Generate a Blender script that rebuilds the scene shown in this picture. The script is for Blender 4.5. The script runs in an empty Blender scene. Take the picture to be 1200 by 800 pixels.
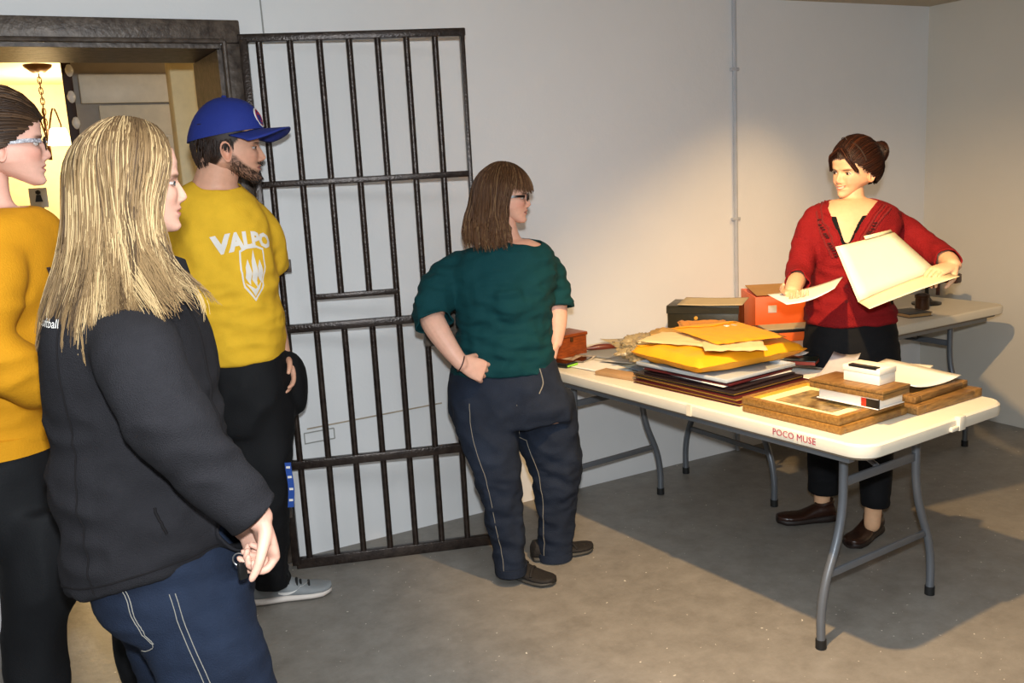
import bpy, bmesh, math, random
import numpy as np
from mathutils import Vector, Matrix, noise
from mathutils.bvhtree import BVHTree
random.seed(7); rng = np.random.default_rng(7)
SC = bpy.context.scene
COL = SC.collection
R = math.radians
# ---------------------------------------------------------------- camera
F_PX, PITCH, ROLL, YAW, EYE = 1110.0, .1867, -.0543, -.495, 1.6
fw0 = Vector((-math.sin(YAW), math.cos(YAW), 0)); rt0 = Vector((math.cos(YAW), math.sin(YAW), 0)); up0 = Vector((0, 0, 1))
FW = fw0*math.cos(PITCH) - up0*math.sin(PITCH); U2 = up0*math.cos(PITCH) + fw0*math.sin(PITCH)
RT = rt0*math.cos(ROLL) + U2*math.sin(ROLL); UP = U2*math.cos(ROLL) - rt0*math.sin(ROLL)
cd = bpy.data.cameras.new('camera'); cam = bpy.data.objects.new('camera', cd); COL.objects.link(cam)
cd.sensor_width = 36; cd.lens = 36*F_PX/1200; cd.clip_start = .05; cd.clip_end = 60
cam.matrix_world = Matrix(((RT.x, UP.x, -FW.x, 0), (RT.y, UP.y, -FW.y, 0), (RT.z, UP.z, -FW.z, EYE), (0, 0, 0, 1)))
SC.camera = cam
# ---------------------------------------------------------------- world, lamps, exposure
w = bpy.data.worlds.new('world'); SC.world = w; w.use_nodes = True
w.node_tree.nodes['Background'].inputs[0].default_value = (.9, .95, 1, 1); w.node_tree.nodes['Background'].inputs[1].default_value = .02
vs = SC.view_settings; vs.view_transform = 'Standard'; vs.look = 'None'; vs.gamma = 1; vs.exposure = 0.0; vs.use_curve_mapping = False
def lamp(name, kind, loc, power, color, target=None, **kw):
    l = bpy.data.lights.new(name, kind); l.energy = power; l.color = color
    for k, v in kw.items(): setattr(l, k, v)
    o = bpy.data.objects.new(name, l); COL.objects.link(o); o.location = loc
    if target is not None: o.rotation_euler = (Vector(target) - Vector(loc)).to_track_quat('-Z', 'Y').to_euler()
    return o
WARM = (1.0, .64, .28)
lamp('photographers_flash', 'SPOT', (.01, -.02, 1.76), 305, (.88, .95, 1.0), (1.55, 3.4, 1.05), spot_size=R(96), spot_blend=.55, shadow_soft_size=.035)
lamp('track_spot', 'SPOT', (1.62, 1.72, 2.30), 265, WARM, (2.85, 2.25, .45), spot_size=R(97), spot_blend=.6, shadow_soft_size=.025)
lamp('track_spot_wall', 'SPOT', (3.75, 2.75, 2.30), 42, WARM, (3.35, 3.7, .9), spot_size=R(60), spot_blend=1.0, shadow_soft_size=.03)
lamp('bounce_fill', 'AREA', (.5, .9, 2.33), 52, (.92, .96, 1.0), (.5, .9, 0), shape='RECTANGLE', size=2.2, size_y=1.4)  # added soft area light standing in for flash bounced off the ceiling
lamp('hall_lamp_light', 'POINT', (.50, 7.70, 1.95), 95, (1.0, .70, .34), shadow_soft_size=.09)
lamp('hall_fill_light', 'POINT', (1.9, 5.3, 2.1), 10, (1.0, .72, .40), shadow_soft_size=.1)  # added unseen fill for the hall post and door, no fitting there

# ---------------------------------------------------------------- materials
def mat(name, color, rough=.6, metal=0., var=.12, scale=14., bump=0., bscale=60., attr=None, spec=.5, alpha=1., color2=None, stretch=(1, 1, 1), coat=0., sss=0., trans=0., emit=0.):
    m = bpy.data.materials.new(name); m.use_nodes = True; nt = m.node_tree; N = nt.nodes; L = nt.links
    b = N['Principled BSDF']; b.inputs['Roughness'].default_value = rough; b.inputs['Metallic'].default_value = metal
    b.inputs['Specular IOR Level'].default_value = spec; b.inputs['Alpha'].default_value = alpha
    b.inputs['Coat Weight'].default_value = coat; b.inputs['Transmission Weight'].default_value = trans
    if sss:
        b.inputs['Subsurface Weight'].default_value = sss; b.inputs['Subsurface Radius'].default_value = (.012, .005, .003); b.inputs['Subsurface Scale'].default_value = 1
    tc = N.new('ShaderNodeTexCoord'); mp = N.new('ShaderNodeMapping'); mp.inputs['Scale'].default_value = stretch
    L.new(tc.outputs['Object'], mp.inputs[0])
    nz = N.new('ShaderNodeTexNoise'); nz.inputs['Scale'].default_value = scale; nz.inputs['Detail'].default_value = 5; nz.inputs['Roughness'].default_value = .6
    L.new(mp.outputs[0], nz.inputs['Vector'])
    rmp = N.new('ShaderNodeValToRGB'); rmp.color_ramp.elements[0].position = .32; rmp.color_ramp.elements[1].position = .68
    if attr:
        at = N.new('ShaderNodeAttribute'); at.attribute_name = attr
        rmp.color_ramp.elements[0].color = (1-var,)*3 + (1,); rmp.color_ramp.elements[1].color = (1+var*.5,)*3 + (1,)
        mx = N.new('ShaderNodeMix'); mx.data_type = 'RGBA'; mx.blend_type = 'MULTIPLY'; mx.inputs[0].default_value = 1
        L.new(nz.outputs[0], rmp.inputs[0]); L.new(at.outputs['Color'], mx.inputs[6]); L.new(rmp.outputs[0], mx.inputs[7]); L.new(mx.outputs[2], b.inputs['Base Color'])
    else:
        c2 = color2 or tuple(c*(1-var) for c in color)
        rmp.color_ramp.elements[0].color = (*c2, 1); rmp.color_ramp.elements[1].color = (*color, 1)
        L.new(nz.outputs[0], rmp.inputs[0]); L.new(rmp.outputs[0], b.inputs['Base Color'])
    if emit:
        b.inputs['Emission Color'].default_value = (*color, 1); b.inputs['Emission Strength'].default_value = emit
    if bump:
        n2 = N.new('ShaderNodeTexNoise'); n2.inputs['Scale'].default_value = bscale; n2.inputs['Detail'].default_value = 4
        L.new(mp.outputs[0], n2.inputs['Vector'])
        bp = N.new('ShaderNodeBump'); bp.inputs['Strength'].default_value = bump; bp.inputs['Distance'].default_value = .01
        L.new(n2.outputs[0], bp.inputs['Height']); L.new(bp.outputs[0], b.inputs['Normal'])
    return m
def srgb(h):
    v = [int(h[i:i+2], 16)/255 for i in (0, 2, 4)]
    return tuple(c/12.92 if c <= .04045 else ((c+.055)/1.055)**2.4 for c in v)
S = srgb
MT = {}
def M(key, *a, **k):
    if key not in MT: MT[key] = mat(key, *a, **k)
    return MT[key]
def floor_mat():
    m = mat('painted_concrete_floor', S('8c8780'), rough=.42, var=.16, scale=1.3, bump=.12, bscale=25, spec=.4)
    N, L = m.node_tree.nodes, m.node_tree.links; b = N['Principled BSDF']
    src = b.inputs['Base Color'].links[0].from_socket
    tc = N.new('ShaderNodeTexCoord'); n = N.new('ShaderNodeTexNoise'); n.inputs['Scale'].default_value = 9; n.inputs['Detail'].default_value = 8; n.inputs['Roughness'].default_value = .75
    L.new(tc.outputs['Object'], n.inputs['Vector']); r = N.new('ShaderNodeValToRGB'); r.color_ramp.elements[0].position = .35; r.color_ramp.elements[0].color = (.78, .77, .75, 1); r.color_ramp.elements[1].position = .62; r.color_ramp.elements[1].color = (1.05, 1.05, 1.04, 1)
    L.new(n.outputs[0], r.inputs[0]); mx = N.new('ShaderNodeMix'); mx.data_type = 'RGBA'; mx.blend_type = 'MULTIPLY'; mx.inputs[0].default_value = 1
    L.new(src, mx.inputs[6]); L.new(r.outputs[0], mx.inputs[7])
    n2 = N.new('ShaderNodeTexNoise'); n2.inputs['Scale'].default_value = 55; n2.inputs['Detail'].default_value = 2; L.new(tc.outputs['Object'], n2.inputs['Vector'])
    r2 = N.new('ShaderNodeValToRGB'); r2.color_ramp.elements[0].position = .725; r2.color_ramp.elements[0].color = (0, 0, 0, 1); r2.color_ramp.elements[1].position = .75; r2.color_ramp.elements[1].color = (1, 1, 1, 1)
    L.new(n2.outputs[0], r2.inputs[0]); m2 = N.new('ShaderNodeMix'); m2.data_type = 'RGBA'; m2.inputs[7].default_value = (*S('d8d2c4'), 1)
    L.new(r2.outputs[0], m2.inputs[0]); L.new(mx.outputs[2], m2.inputs[6]); L.new(m2.outputs[2], b.inputs['Base Color'])
    return m
def wall_mat(name, col):
    m = mat(name, col, rough=.55, var=.05, scale=1.1, bump=.25, bscale=9, spec=.3)
    N, L = m.node_tree.nodes, m.node_tree.links; b = N['Principled BSDF']
    tc = N.new('ShaderNodeTexCoord'); n = N.new('ShaderNodeTexNoise'); n.inputs['Scale'].default_value = 90; n.inputs['Detail'].default_value = 3
    L.new(tc.outputs['Object'], n.inputs['Vector'])
    bp = N.new('ShaderNodeBump'); bp.inputs['Strength'].default_value = .1; bp.inputs['Distance'].default_value = .004
    L.new(n.outputs[0], bp.inputs['Height'])
    old = b.inputs['Normal'].links[0].from_node; L.new(old.outputs[0], bp.inputs['Normal']); L.new(bp.outputs[0], b.inputs['Normal'])
    return m
# ---------------------------------------------------------------- mesh helpers
class MB:
    def __init__(s): s.v = []; s.f = []; s.m = []; s.mi = 0
    def add(s, vs, fs):
        o = len(s.v); s.v += [tuple(v) for v in vs]
        for f in fs: s.f.append(tuple(i+o for i in f)); s.m.append(s.mi)
        return s
    def box(s, c, d, rz=0, rx=0, ry=0, bev=0.):
        M3 = Matrix.Rotation(rz, 3, 'Z') @ Matrix.Rotation(ry, 3, 'Y') @ Matrix.Rotation(rx, 3, 'X'); c = Vector(c); hx, hy, hz = [q/2 for q in d]
        if bev <= 0:
            vs = [c + M3 @ Vector((x*hx, y*hy, z*hz)) for x in (-1, 1) for y in (-1, 1) for z in (-1, 1)]
            return s.add(vs, [(0, 1, 3, 2), (4, 6, 7, 5), (0, 4, 5, 1), (2, 3, 7, 6), (0, 2, 6, 4), (1, 5, 7, 3)])
        bm = bmesh.new(); bmesh.ops.create_cube(bm, size=1)
        for v in bm.verts: v.co = Vector((v.co.x*d[0], v.co.y*d[1], v.co.z*d[2]))
        bmesh.ops.bevel(bm, geom=bm.edges[:], offset=bev, segments=2, profile=.5, affect='EDGES')
        bm.verts.index_update()
        s.add([c + M3 @ v.co for v in bm.verts], [[v.index for v in f.verts] for f in bm.faces]); bm.free(); return s
    def tube(s, path, r, n=8, cap=True, closed=False):
        P = [Vector(p) for p in path]; k = len(P); rr = r if hasattr(r, '__len__') else [r]*k
        T = []
        for i in range(k):
            a = P[(i-1) % k] if (closed or i > 0) else P[i]; b_ = P[(i+1) % k] if (closed or i < k-1) else P[i]
            t = b_ - a; T.append(t.normalized() if t.length > 1e-9 else Vector((0, 0, 1)))
        u = T[0].orthogonal().normalized(); vs = []
        for i in range(k):
            u = (u - T[i]*u.dot(T[i])); u = u.normalized() if u.length > 1e-6 else T[i].orthogonal().normalized()
            w_ = T[i].cross(u)
            for j in range(n):
                a = 2*math.pi*j/n; vs.append(P[i] + (u*math.cos(a) + w_*math.sin(a))*rr[i])
        fs = [(i*n+j, i*n+(j+1) % n, ((i+1) % k)*n+(j+1) % n, ((i+1) % k)*n+j) for i in range(k if closed else k-1) for j in range(n)]
        if cap and not closed: fs += [tuple(range(n))[::-1], tuple(range((k-1)*n, k*n))]
        return s.add(vs, fs)
    def lathe(s, prof, c=(0, 0, 0), n=20):
        vs = [(c[0]+r*math.cos(2*math.pi*j/n), c[1]+r*math.sin(2*math.pi*j/n), c[2]+z) for r, z in prof for j in range(n)]
        k = len(prof)
        fs = [(i*n+j, i*n+(j+1) % n, (i+1)*n+(j+1) % n, (i+1)*n+j) for i in range(k-1) for j in range(n)]
        return s.add(vs, fs + [tuple(range(n))[::-1], tuple(range((k-1)*n, k*n))])
    def prism(s, outline, z0, z1):
        n = len(outline)
        vs = [(x, y, z0) for x, y in outline] + [(x, y, z1) for x, y in outline]
        return s.add(vs, [tuple(range(n))[::-1], tuple(range(n, 2*n))] + [(i, (i+1) % n, n+(i+1) % n, n+i) for i in range(n)])
    def rings(s, rs, cap=True):
        k, n = len(rs), len(rs[0]); vs = [v for r in rs for v in r]
        fs = [(i*n+j, i*n+(j+1) % n, (i+1)*n+(j+1) % n, (i+1)*n+j) for i in range(k-1) for j in range(n)]
        if cap: fs += [tuple(range(n))[::-1], tuple(range((k-1)*n, k*n))]
        return s.add(vs, fs)
    def grid(s, nx, ny, fn):
        vs = [fn(i/(nx-1), j/(ny-1)) for j in range(ny) for i in range(nx)]
        return s.add(vs, [(j*nx+i, j*nx+i+1, (j+1)*nx+i+1, (j+1)*nx+i) for j in range(ny-1) for i in range(nx-1)])
    def xf(s, mtx):
        s.v = [tuple(mtx @ Vector(v)) for v in s.v]; return s
def link(name, me, parent=None):
    o = bpy.data.objects.new(name, me); COL.objects.link(o)
    if parent is not None: o.parent = parent
    return o
def rootof(p):
    t = Vector((0, 0, 0)); r = 0
    while p is not None: t += p.location; r += p.rotation_euler.z; p = p.parent
    return t, r
def obj(name, mb, m, parent=None, smooth=True, world=False, ang=40, bev=0., solid=0.):
    """one mesh object; world=True: coordinates are world ones and are moved into the parent's frame"""
    me = bpy.data.meshes.new(name); vs = mb.v
    if world and parent is not None:
        t, r = rootof(parent); inv = (Matrix.Translation(t) @ Matrix.Rotation(r, 4, 'Z')).inverted(); vs = [tuple(inv @ Vector(v)) for v in vs]
    me.from_pydata(vs, [], mb.f)
    ms = m if isinstance(m, (list, tuple)) else [m]
    for q in ms: me.materials.append(q)
    if len(ms) > 1: me.polygons.foreach_set('material_index', mb.m)
    bm = bmesh.new(); bm.from_mesh(me); bmesh.ops.recalc_face_normals(bm, faces=bm.faces[:]); bm.to_mesh(me); bm.free()
    if smooth:
        me.polygons.foreach_set('use_smooth', [True]*len(me.polygons))
        try: me.set_sharp_from_angle(angle=R(ang))
        except Exception: pass
    me.update(); o = link(name, me, parent)
    if bev:
        q = o.modifiers.new('bevel', 'BEVEL'); q.width = bev; q.segments = 2; q.limit_method = 'ANGLE'; q.angle_limit = R(35)
    if solid:
        q = o.modifiers.new('solid', 'SOLIDIFY'); q.thickness = solid; q.offset = 1
    return o
def tag(o, label, cat, group=None, kind=None):
    if label: o['label'] = label
    if cat: o['category'] = cat
    if group: o['group'] = group
    if kind: o['kind'] = kind
    return o
def thing(name, label, cat, loc=(0, 0, 0), rz=0, group=None):
    o = bpy.data.objects.new(name, None); COL.objects.link(o); o.location = loc; o.rotation_euler = (0, 0, rz); o.empty_display_size = .1
    return tag(o, label, cat, group)
def struct(name, mb, m, parent=None, **k):
    o = obj(name, mb, m, parent, **k)
    if parent is None: o['kind'] = 'structure'
    return o
def rrect(hx, hy, r, n=6):
    out = []
    for cx, cy, a0 in ((hx-r, hy-r, 0), (-hx+r, hy-r, 90), (-hx+r, -hy+r, 180), (hx-r, -hy+r, 270)):
        for i in range(n+1):
            a = R(a0 + 90*i/n); out.append((cx+r*math.cos(a), cy+r*math.sin(a)))
    return out
def bez(pts, n=24):
    """smooth Catmull-Rom path through points"""
    P = [Vector(p) for p in pts]; P = [P[0]*2-P[1]] + P + [P[-1]*2-P[-2]]; out = []; k = len(P)-3
    for i in range(n+1):
        u = k*i/n; q = min(int(u), k-1); t = u-q; a, b, c, d = P[q:q+4]
        out.append(.5*((2*b) + (c-a)*t + (2*a-5*b+4*c-d)*t*t + (3*b-a-3*c+d)*t**3))
    return out
def text_mesh(body, size, extrude=.0005, sx=1., bold=0.):
    cu = bpy.data.curves.new('txt', 'FONT'); cu.body = body; cu.size = size; cu.extrude = extrude; cu.align_x = 'CENTER'; cu.align_y = 'CENTER'; cu.resolution_u = 2; cu.offset = bold
    o = bpy.data.objects.new('txt', cu); COL.objects.link(o); dg = bpy.context.evaluated_depsgraph_get()
    me = bpy.data.meshes.new_from_object(o.evaluated_get(dg)); bpy.data.objects.remove(o); mb = MB()
    mb.add([(v.co.x*sx, v.co.y, v.co.z) for v in me.vertices], [tuple(p.vertices) for p in me.polygons]); bpy.data.meshes.remove(me)
    return mb

# ---------------------------------------------------------------- room
WY, WX, CZ = 3.79, 4.87, 2.345
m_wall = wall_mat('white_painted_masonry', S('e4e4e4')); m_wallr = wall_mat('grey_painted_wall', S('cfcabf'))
m_floor = floor_mat(); m_ceil = M('ceiling_paint', S('b9ae98'), .8, bump=.1, bscale=40)
DX0, DX1, DZ, WT = .03, .862, 2.097, .46      # door opening and wall thickness
struct('floor', MB().box((1.4, 3.4, -.05), (7.2, 10.6, .1)), m_floor)
struct('ceiling', MB().box((1.4, 1.2, CZ+.05), (7.2, 6.1, .1)), m_ceil)
b = MB(); b.box(((DX1+WX+.1)/2, WY+WT/2, CZ/2), (WX+.1-DX1, WT, CZ)); b.box(((DX0-2.1)/2, WY+WT/2, CZ/2), (DX0+2.1, WT, CZ)); b.box(((DX0+DX1)/2, WY+WT/2, (DZ+CZ)/2), (DX1-DX0, WT, CZ-DZ))
struct('wall_back', b, m_wall, smooth=False)
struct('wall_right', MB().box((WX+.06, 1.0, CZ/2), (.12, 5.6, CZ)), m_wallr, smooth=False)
struct('wall_left', MB().box((-2.16, 3.4, 1.2), (.12, 10.6, 2.4)), m_wall, smooth=False)
struct('wall_front', MB().box((1.4, -1.86, CZ/2), (7.2, .12, CZ)), m_wall, smooth=False)
# surface conduit, wire and scars of old fittings on the wall
b = MB(); b.tube([(3.398, WY-.012, 0.0), (3.398, WY-.012, CZ)], .011, 8)
c = struct('trim_1', b, M('conduit_paint', S('b9bcc2'), .35, bump=.05)); b = MB()
for z in (.5, 1.25, 2.0): b.box((3.398, WY-.012, z), (.05, .02, .016), bev=.003)
obj('conduit_strap', b, MT['conduit_paint'], c)
struct('trim_2', MB().tube([(1.03, WY-.003, 2.14), (1.028, WY-.003, CZ)], .003, 6), M('wire_grey', S('8f8e8a'), .5))
m_scar = M('old_plaster_edge', S('b3a48e'), .8, var=.3)
struct('trim_3', MB().box((1.36, WY-.002, .555), (.62, .006, .005), ry=-.01), m_scar)
b = MB()
for z in (.49, .535): b.box((1.10, WY-.002, z), (.13, .006, .004))
for x in (1.036, 1.165, 1.13): b.box((x, WY-.002, .512), (.004, .006, .045))
struct('trim_4', b, M('scar_grey', S('a3a29c'), .8))
# ---------------------------------------------------------------- steel door casing
m_steel = M('worn_dark_steel', S('665a50'), .45, .2, var=.45, scale=26, bump=.25, bscale=70, color2=S('3a302a'))
m_steelb = M('painted_bar_brown', S('3d332d'), .3, .4, var=.4, scale=30, bump=.2, bscale=120, color2=S('231a17'))
d = thing('door_1', 'worn dark steel casing around the open doorway', 'door frame', (DX0, WY, 0)); d['kind'] = 'structure'
CW = .07
def wp(name, mb, m, par, **k): return obj(name, mb, m, par, world=True, **k)
wp('casing_head', MB().box(((DX0+DX1)/2, WY-.012, DZ+.042), (DX1-DX0+2*CW, .05, .084), bev=.006), m_steel, d)
wp('casing_jamb', MB().box((DX1+CW/2, WY-.012, DZ/2), (CW, .05, DZ), bev=.006), m_steel, d)
wp('casing_jamb', MB().box((DX0-CW/2, WY-.012, DZ/2), (CW, .05, DZ), bev=.006), m_steel, d)
wp('head_lining', MB().box(((DX0+DX1)/2, WY+WT/2, DZ-.006), (DX1-DX0, WT+.01, .02)), m_steel, d)
wp('jamb_lining', MB().box((DX1-.006, WY+WT/2, DZ/2-.01), (.02, WT+.01, DZ-.02)), m_steel, d)
wp('jamb_lining', MB().box((DX0+.006, WY+WT/2, DZ/2-.01), (.02, WT+.01, DZ-.02)), m_steel, d)
b = MB(); b.tube([(DX0, WY-.04, DZ+.006), (DX1+.006, WY-.04, DZ+.006)], .009, 8); wp('head_bead', b, m_steel, d)
b = MB(); b.tube([(DX1+.006, WY-.04, 0), (DX1+.006, WY-.04, DZ+.006)], .009, 8); wp('jamb_bead', b, m_steel, d)

# ---------------------------------------------------------------- hall beyond the doorway
m_cream = M('hall_cream_paint', S('dccfae'), .6, bump=.08, bscale=30); m_trimw = M('hall_white_trim', S('d6cfbf'), .45, bump=.04)
HX = 8.6
struct('wall_hall_far', MB().box((.3, HX, 1.2), (4.8, .1, 2.4)), m_cream, smooth=False)
struct('wall_hall_right', MB().box((2.6, 6.4, 1.2), (.1, 4.3, 2.4)), m_cream, smooth=False)
struct('ceiling_hall', MB().box((.3, 6.4, 2.45), (4.8, 4.5, .1)), m_cream, smooth=False)
struct('wall_partition', MB().box((1.52, 6.05, 1.2), (2.06, .1, 2.4)), M('hall_grey_paint', S('a79c90'), .6, bump=.05), smooth=False)
dd = thing('door_2', 'white panelled door in the hall beyond the doorway', 'door', (.74, 5.97, 0)); dd['kind'] = 'structure'
wp('door_leaf', MB().box((.95, 5.97, 1.02), (.62, .04, 2.04), bev=.004), m_trimw, dd)
for cx_ in (.815, 1.085):
    for z0, z1 in ((.2, .9), (1.05, 1.86)):
        wp('door_panel', MB().box((cx_, 5.945, (z0+z1)/2), (.19, .022, z1-z0), bev=.008), m_trimw, dd)
        b = MB()
        for zz in (z0, z1): b.box((cx_, 5.947, zz), (.23, .02, .018), bev=.004)
        for xx in (cx_-.108, cx_+.108): b.box((xx, 5.947, (z0+z1)/2), (.018, .02, z1-z0), bev=.004)
        wp('panel_moulding', b, m_trimw, dd)
wp('door_header', MB().box((.95, 5.96, 2.13), (.8, .06, .16), bev=.006), m_trimw, dd)
struct('trim_5', MB().box((.985, 5.3, 1.2), (.13, .12, 2.4), bev=.01), M('yellow_cream_post', S('f0dfb0'), .5, bump=.05))
struct('trim_6', MB().box((.505, 6.0, 1.2), (.03, .16, 2.4), bev=.006), m_trimw)
# pendant light with chain and glowing shade
p = thing('pendant_lamp', 'brass chain pendant lamp glowing in the hall beyond the doorway', 'lamp', (.43, 7.2, 2.395))
m_brass = M('aged_brass', S('6d4a2a'), .4, .7)
wp('ceiling_canopy', MB().lathe([(.001, 0), (.09, 0), (.085, -.015), (.04, -.05), (.001, -.055)], (.43, 7.2, 2.40), 20), m_brass, p)
b = MB()
for i in range(12):
    z = 2.335-i*.034; b.tube([(.43+(.012*math.cos(a) if i % 2 else 0), 7.2+(0 if i % 2 else .012*math.cos(a)), z+.026*math.sin(a)) for a in [2*math.pi*q/8 for q in range(8)]], .0035, 5, closed=True)
wp('chain', b, m_brass, p)
b = MB(); b.tube([(.43, 7.2, 1.92), (.43, 7.2, 1.78)], .012, 8)
for k in range(3):
    a = 2.1*k+.4; b.tube(bez([(.43, 7.2, 1.9), (.43+.06*math.cos(a), 7.2+.06*math.sin(a), 2.12), (.43+.1*math.cos(a), 7.2+.1*math.sin(a), 2.02), (.43+.1*math.cos(a), 7.2+.1*math.sin(a), 1.97)], 12), .006, 6)
wp('lamp_arm', b, m_brass, p)
wp('lamp_shade', MB().lathe([(.045, .06), (.055, .045), (.078, -.05), (.078, -.055), (.05, -.055)], (.50, 7.2, 1.93), 20), M('glowing_glass_shade', S('ffe2a8'), .5, var=.02, emit=5.0), p)
# dark garland with glass ornaments hanging beside the hall opening
g = thing('ornament_garland', 'dark hanging garland strung with clear glass ornaments beyond the doorway', 'garland', (0.49, 5.86, 1.5))
wp('ribbon', MB().box((.49, 5.88, 1.8), (.05, .018, 1.16), bev=.004), M('dark_brown_ribbon', S('2a120c'), .6), g)
mgl = M('clear_glass', S('e8e8ea'), .08, 0, spec=.8, coat=.4)
for i in range(7):
    wp('glass_ornament', MB().lathe([(.001, .035), (.012, .03), (.022, .008), (.022, -.008), (.012, -.028), (.001, -.034)], (.49+(.012 if i % 2 else .006), 5.845, 2.36-i*.14), 10), mgl, g)
# little framed notice on the hall wall
s_ = thing('wall_sign', 'small white framed notice with a dark figure beyond the doorway', 'sign', (.26, 5.42, 1.53))
wp('sign_board', MB().box((.247, 5.5, 1.55), (.085, .012, .1), bev=.002), M('sign_white', S('e6e2da'), .5), s_)
b = MB(); b.lathe([(.001, .012), (.012, .006), (.012, -.006), (.001, -.012)], (.247, 5.49, 1.578), 10); b.prism([(-.018, 0), (.018, 0), (.01, .035), (-.01, .035)], 0, .004)
b.v[-8:] = [(.247+x, 5.492-z, 1.53+y) for x, y, z in b.v[-8:]]
wp('pictogram', b, M('sign_black', S('1a1a1a'), .5), s_)
wp('sign_stand', MB().tube([(.247, 5.51, 0), (.247, 5.51, 1.5)], .02, 8), m_brass, s_)

# ---------------------------------------------------------------- cell gate
GA = Vector((.925, 3.690, 0)); GB = Vector((1.690, 3.440, 0)); GD = (GB-GA).normalized(); GN = Vector((GD.y, -GD.x, 0)); GL = .800; gz = math.atan2(GD.y, GD.x)
g = thing('cell_gate', 'dark steel barred cell gate standing open against the white wall', 'gate', GA, 0)
def gp(s, z, off=0): return GA + GD*s + GN*off + Vector((0, 0, z))
def rail(name, z, h, s0=0., s1=GL+.02, t=.032):
    c = gp((s0+s1)/2, z); return wp(name, MB().box(c, (s1-s0, t, h), rz=gz, bev=.004), m_steelb, g)
rail('top_rail', 2.105, .03, -.02, GL+.035); rail('upper_rail', 1.565, .024); rail('lock_rail', 1.0, .032); rail('lower_rail', .442, .036); rail('bottom_rail', .022, .044)
rail('slot_bar', 1.118, .022, .175, .505, .026)
wp('hinge_stile', MB().box(gp(0, 1.06), (.03, .05, 2.08), rz=gz, bev=.004), m_steelb, g)
wp('lock_stile', MB().box(gp(GL+.022, 1.06), (.016, .045, 2.09), rz=gz, bev=.003), m_steelb, g)
for i, s in enumerate((.055, .168, .277, .388, .496, .606, .716)):
    if i in (2, 3):
        wp('bar', MB().tube([gp(s, 1.118), gp(s, 2.1)], .0125, 12), m_steelb, g); wp('bar', MB().tube([gp(s, .03), gp(s, 1.0)], .0125, 12), m_steelb, g)
    else: wp('bar', MB().tube([gp(s, .03), gp(s, 2.1)], .0125, 12), m_steelb, g)
lk = wp('lock_box', MB().box(gp(.665, .98, .01), (.15, .055, .19), rz=gz, bev=.014), m_steel, g)
b = MB(); b.lathe([(.001, .0), (.02, 0), (.02, .012), (.001, .014)], (0, 0, 0), 12); b.xf(Matrix.Translation(gp(.665, 1.0, .04)) @ Matrix.Rotation(gz, 4, 'Z') @ Matrix.Rotation(R(90), 4, 'X')); wp('keyhole_boss', b, m_steelb, lk)
for z in (1.25,):
    h = wp('hinge', MB().tube([gp(-.012, z-.05, .02), gp(-.012, z+.05, .02)], .018, 10), m_steel, g)
    wp('hinge_plate', MB().box(gp(.045, z, .01), (.1, .02, .05), rz=gz, bev=.003), m_steel, h)
wp('stop_catch', MB().box(gp(-.01, .30, .045), (.035, .05, .11), rz=gz, bev=.004), m_steel, g)
# ---------------------------------------------------------------- folding tables
m_top = M('beige_moulded_plastic', S('dcd3c0'), .45, var=.04, bump=.06, bscale=200)
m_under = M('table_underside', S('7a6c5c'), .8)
m_leg = M('grey_powder_coated_steel', S('70747a'), .35, .4, var=.1, bump=.05, bscale=200)
m_rub = M('black_rubber', S('141414'), .6)
TL, TW, TH, TT = 1.83, .76, .74, .045
def make_table(name, label, loc, rz, end_detail=True):
    t = thing(name, label, 'table', loc, rz)
    b = MB(); rs = []
    for z, k in ((TH-TT, -.012), (TH-TT+.004, -.004), (TH-.022, 0), (TH-.006, -.002), (TH, -.009)):
        rs.append([(x, y, z) for x, y in rrect(TW/2+k, TL/2+k, .075+k, 7)])
    b.rings(rs); top = obj('tabletop', b, m_top, t)
    obj('underside_panel', MB().prism(rrect(TW/2-.03, TL/2-.03, .06, 5), TH-TT-.012, TH-TT-.0005), m_under, top)
    for s in (-1, 1): obj('side_rail', MB().box((s*(TW/2-.07), 0, TH-TT-.024), (.03, TL-.2, .026), bev=.003), m_leg, t)
    for e in (-1, 1):
        y0 = e*(TL/2-.215); U = .195; Fo = .30
        for s in (-1, 1):
            pth = bez([(s*U, y0, TH-TT-.01), (s*U, y0, .60), (s*(U+.004), y0, .46), (s*(U+.03), y0, .35), (s*(Fo-.02), y0, .22), (s*Fo, y0, .12), (s*Fo, y0, .02)], 22)
            lg = obj('leg', MB().tube(pth, .0145, 12), m_leg, t)
            obj('foot_cap', MB().tube([(s*Fo, y0, 0.001), (s*Fo, y0, .032)], .0175, 12), m_rub, lg)
        obj('upper_crossbar', MB().box((0, y0, .54), (2*U, .012, .03), bev=.003), m_leg, t)
        obj('lower_crossbar', MB().box((0, y0, .245), (2*(Fo-.035), .012, .024), bev=.003), m_leg, t)
        obj('leg_hinge_bar', MB().tube([(-.28, y0, TH-TT-.02), (.28, y0, TH-TT-.02)], .011, 10), m_leg, t)
        br = obj('folding_brace', MB().tube([(0, y0, .54), (0, y0-e*.30, TH-TT-.015)], .009, 8), m_leg, t)
        obj('brace_sleeve', MB().tube([(0, y0-e*.12, .60), (0, y0-e*.2, .64)], .0135, 10), m_rub, br)
    if end_detail:
        obj('end_latch', MB().box((.09, -TL/2-.001, TH-.017), (.034, .02, .046), bev=.003), m_top, t)
        obj('latch_pin', MB().box((.055, -TL/2-.001, TH-.03), (.04, .016, .014), bev=.003), m_top, t)
    return t
R1 = R(5.2)
def T1(u, v):        # table-1 frame: u across from its left edge, v along from its near end -> world x, y
    return (2.115+u*math.cos(R1)-v*math.sin(R1), 1.815+u*math.sin(R1)+v*math.cos(R1))
c1 = T1(TW/2, TL/2)
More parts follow.
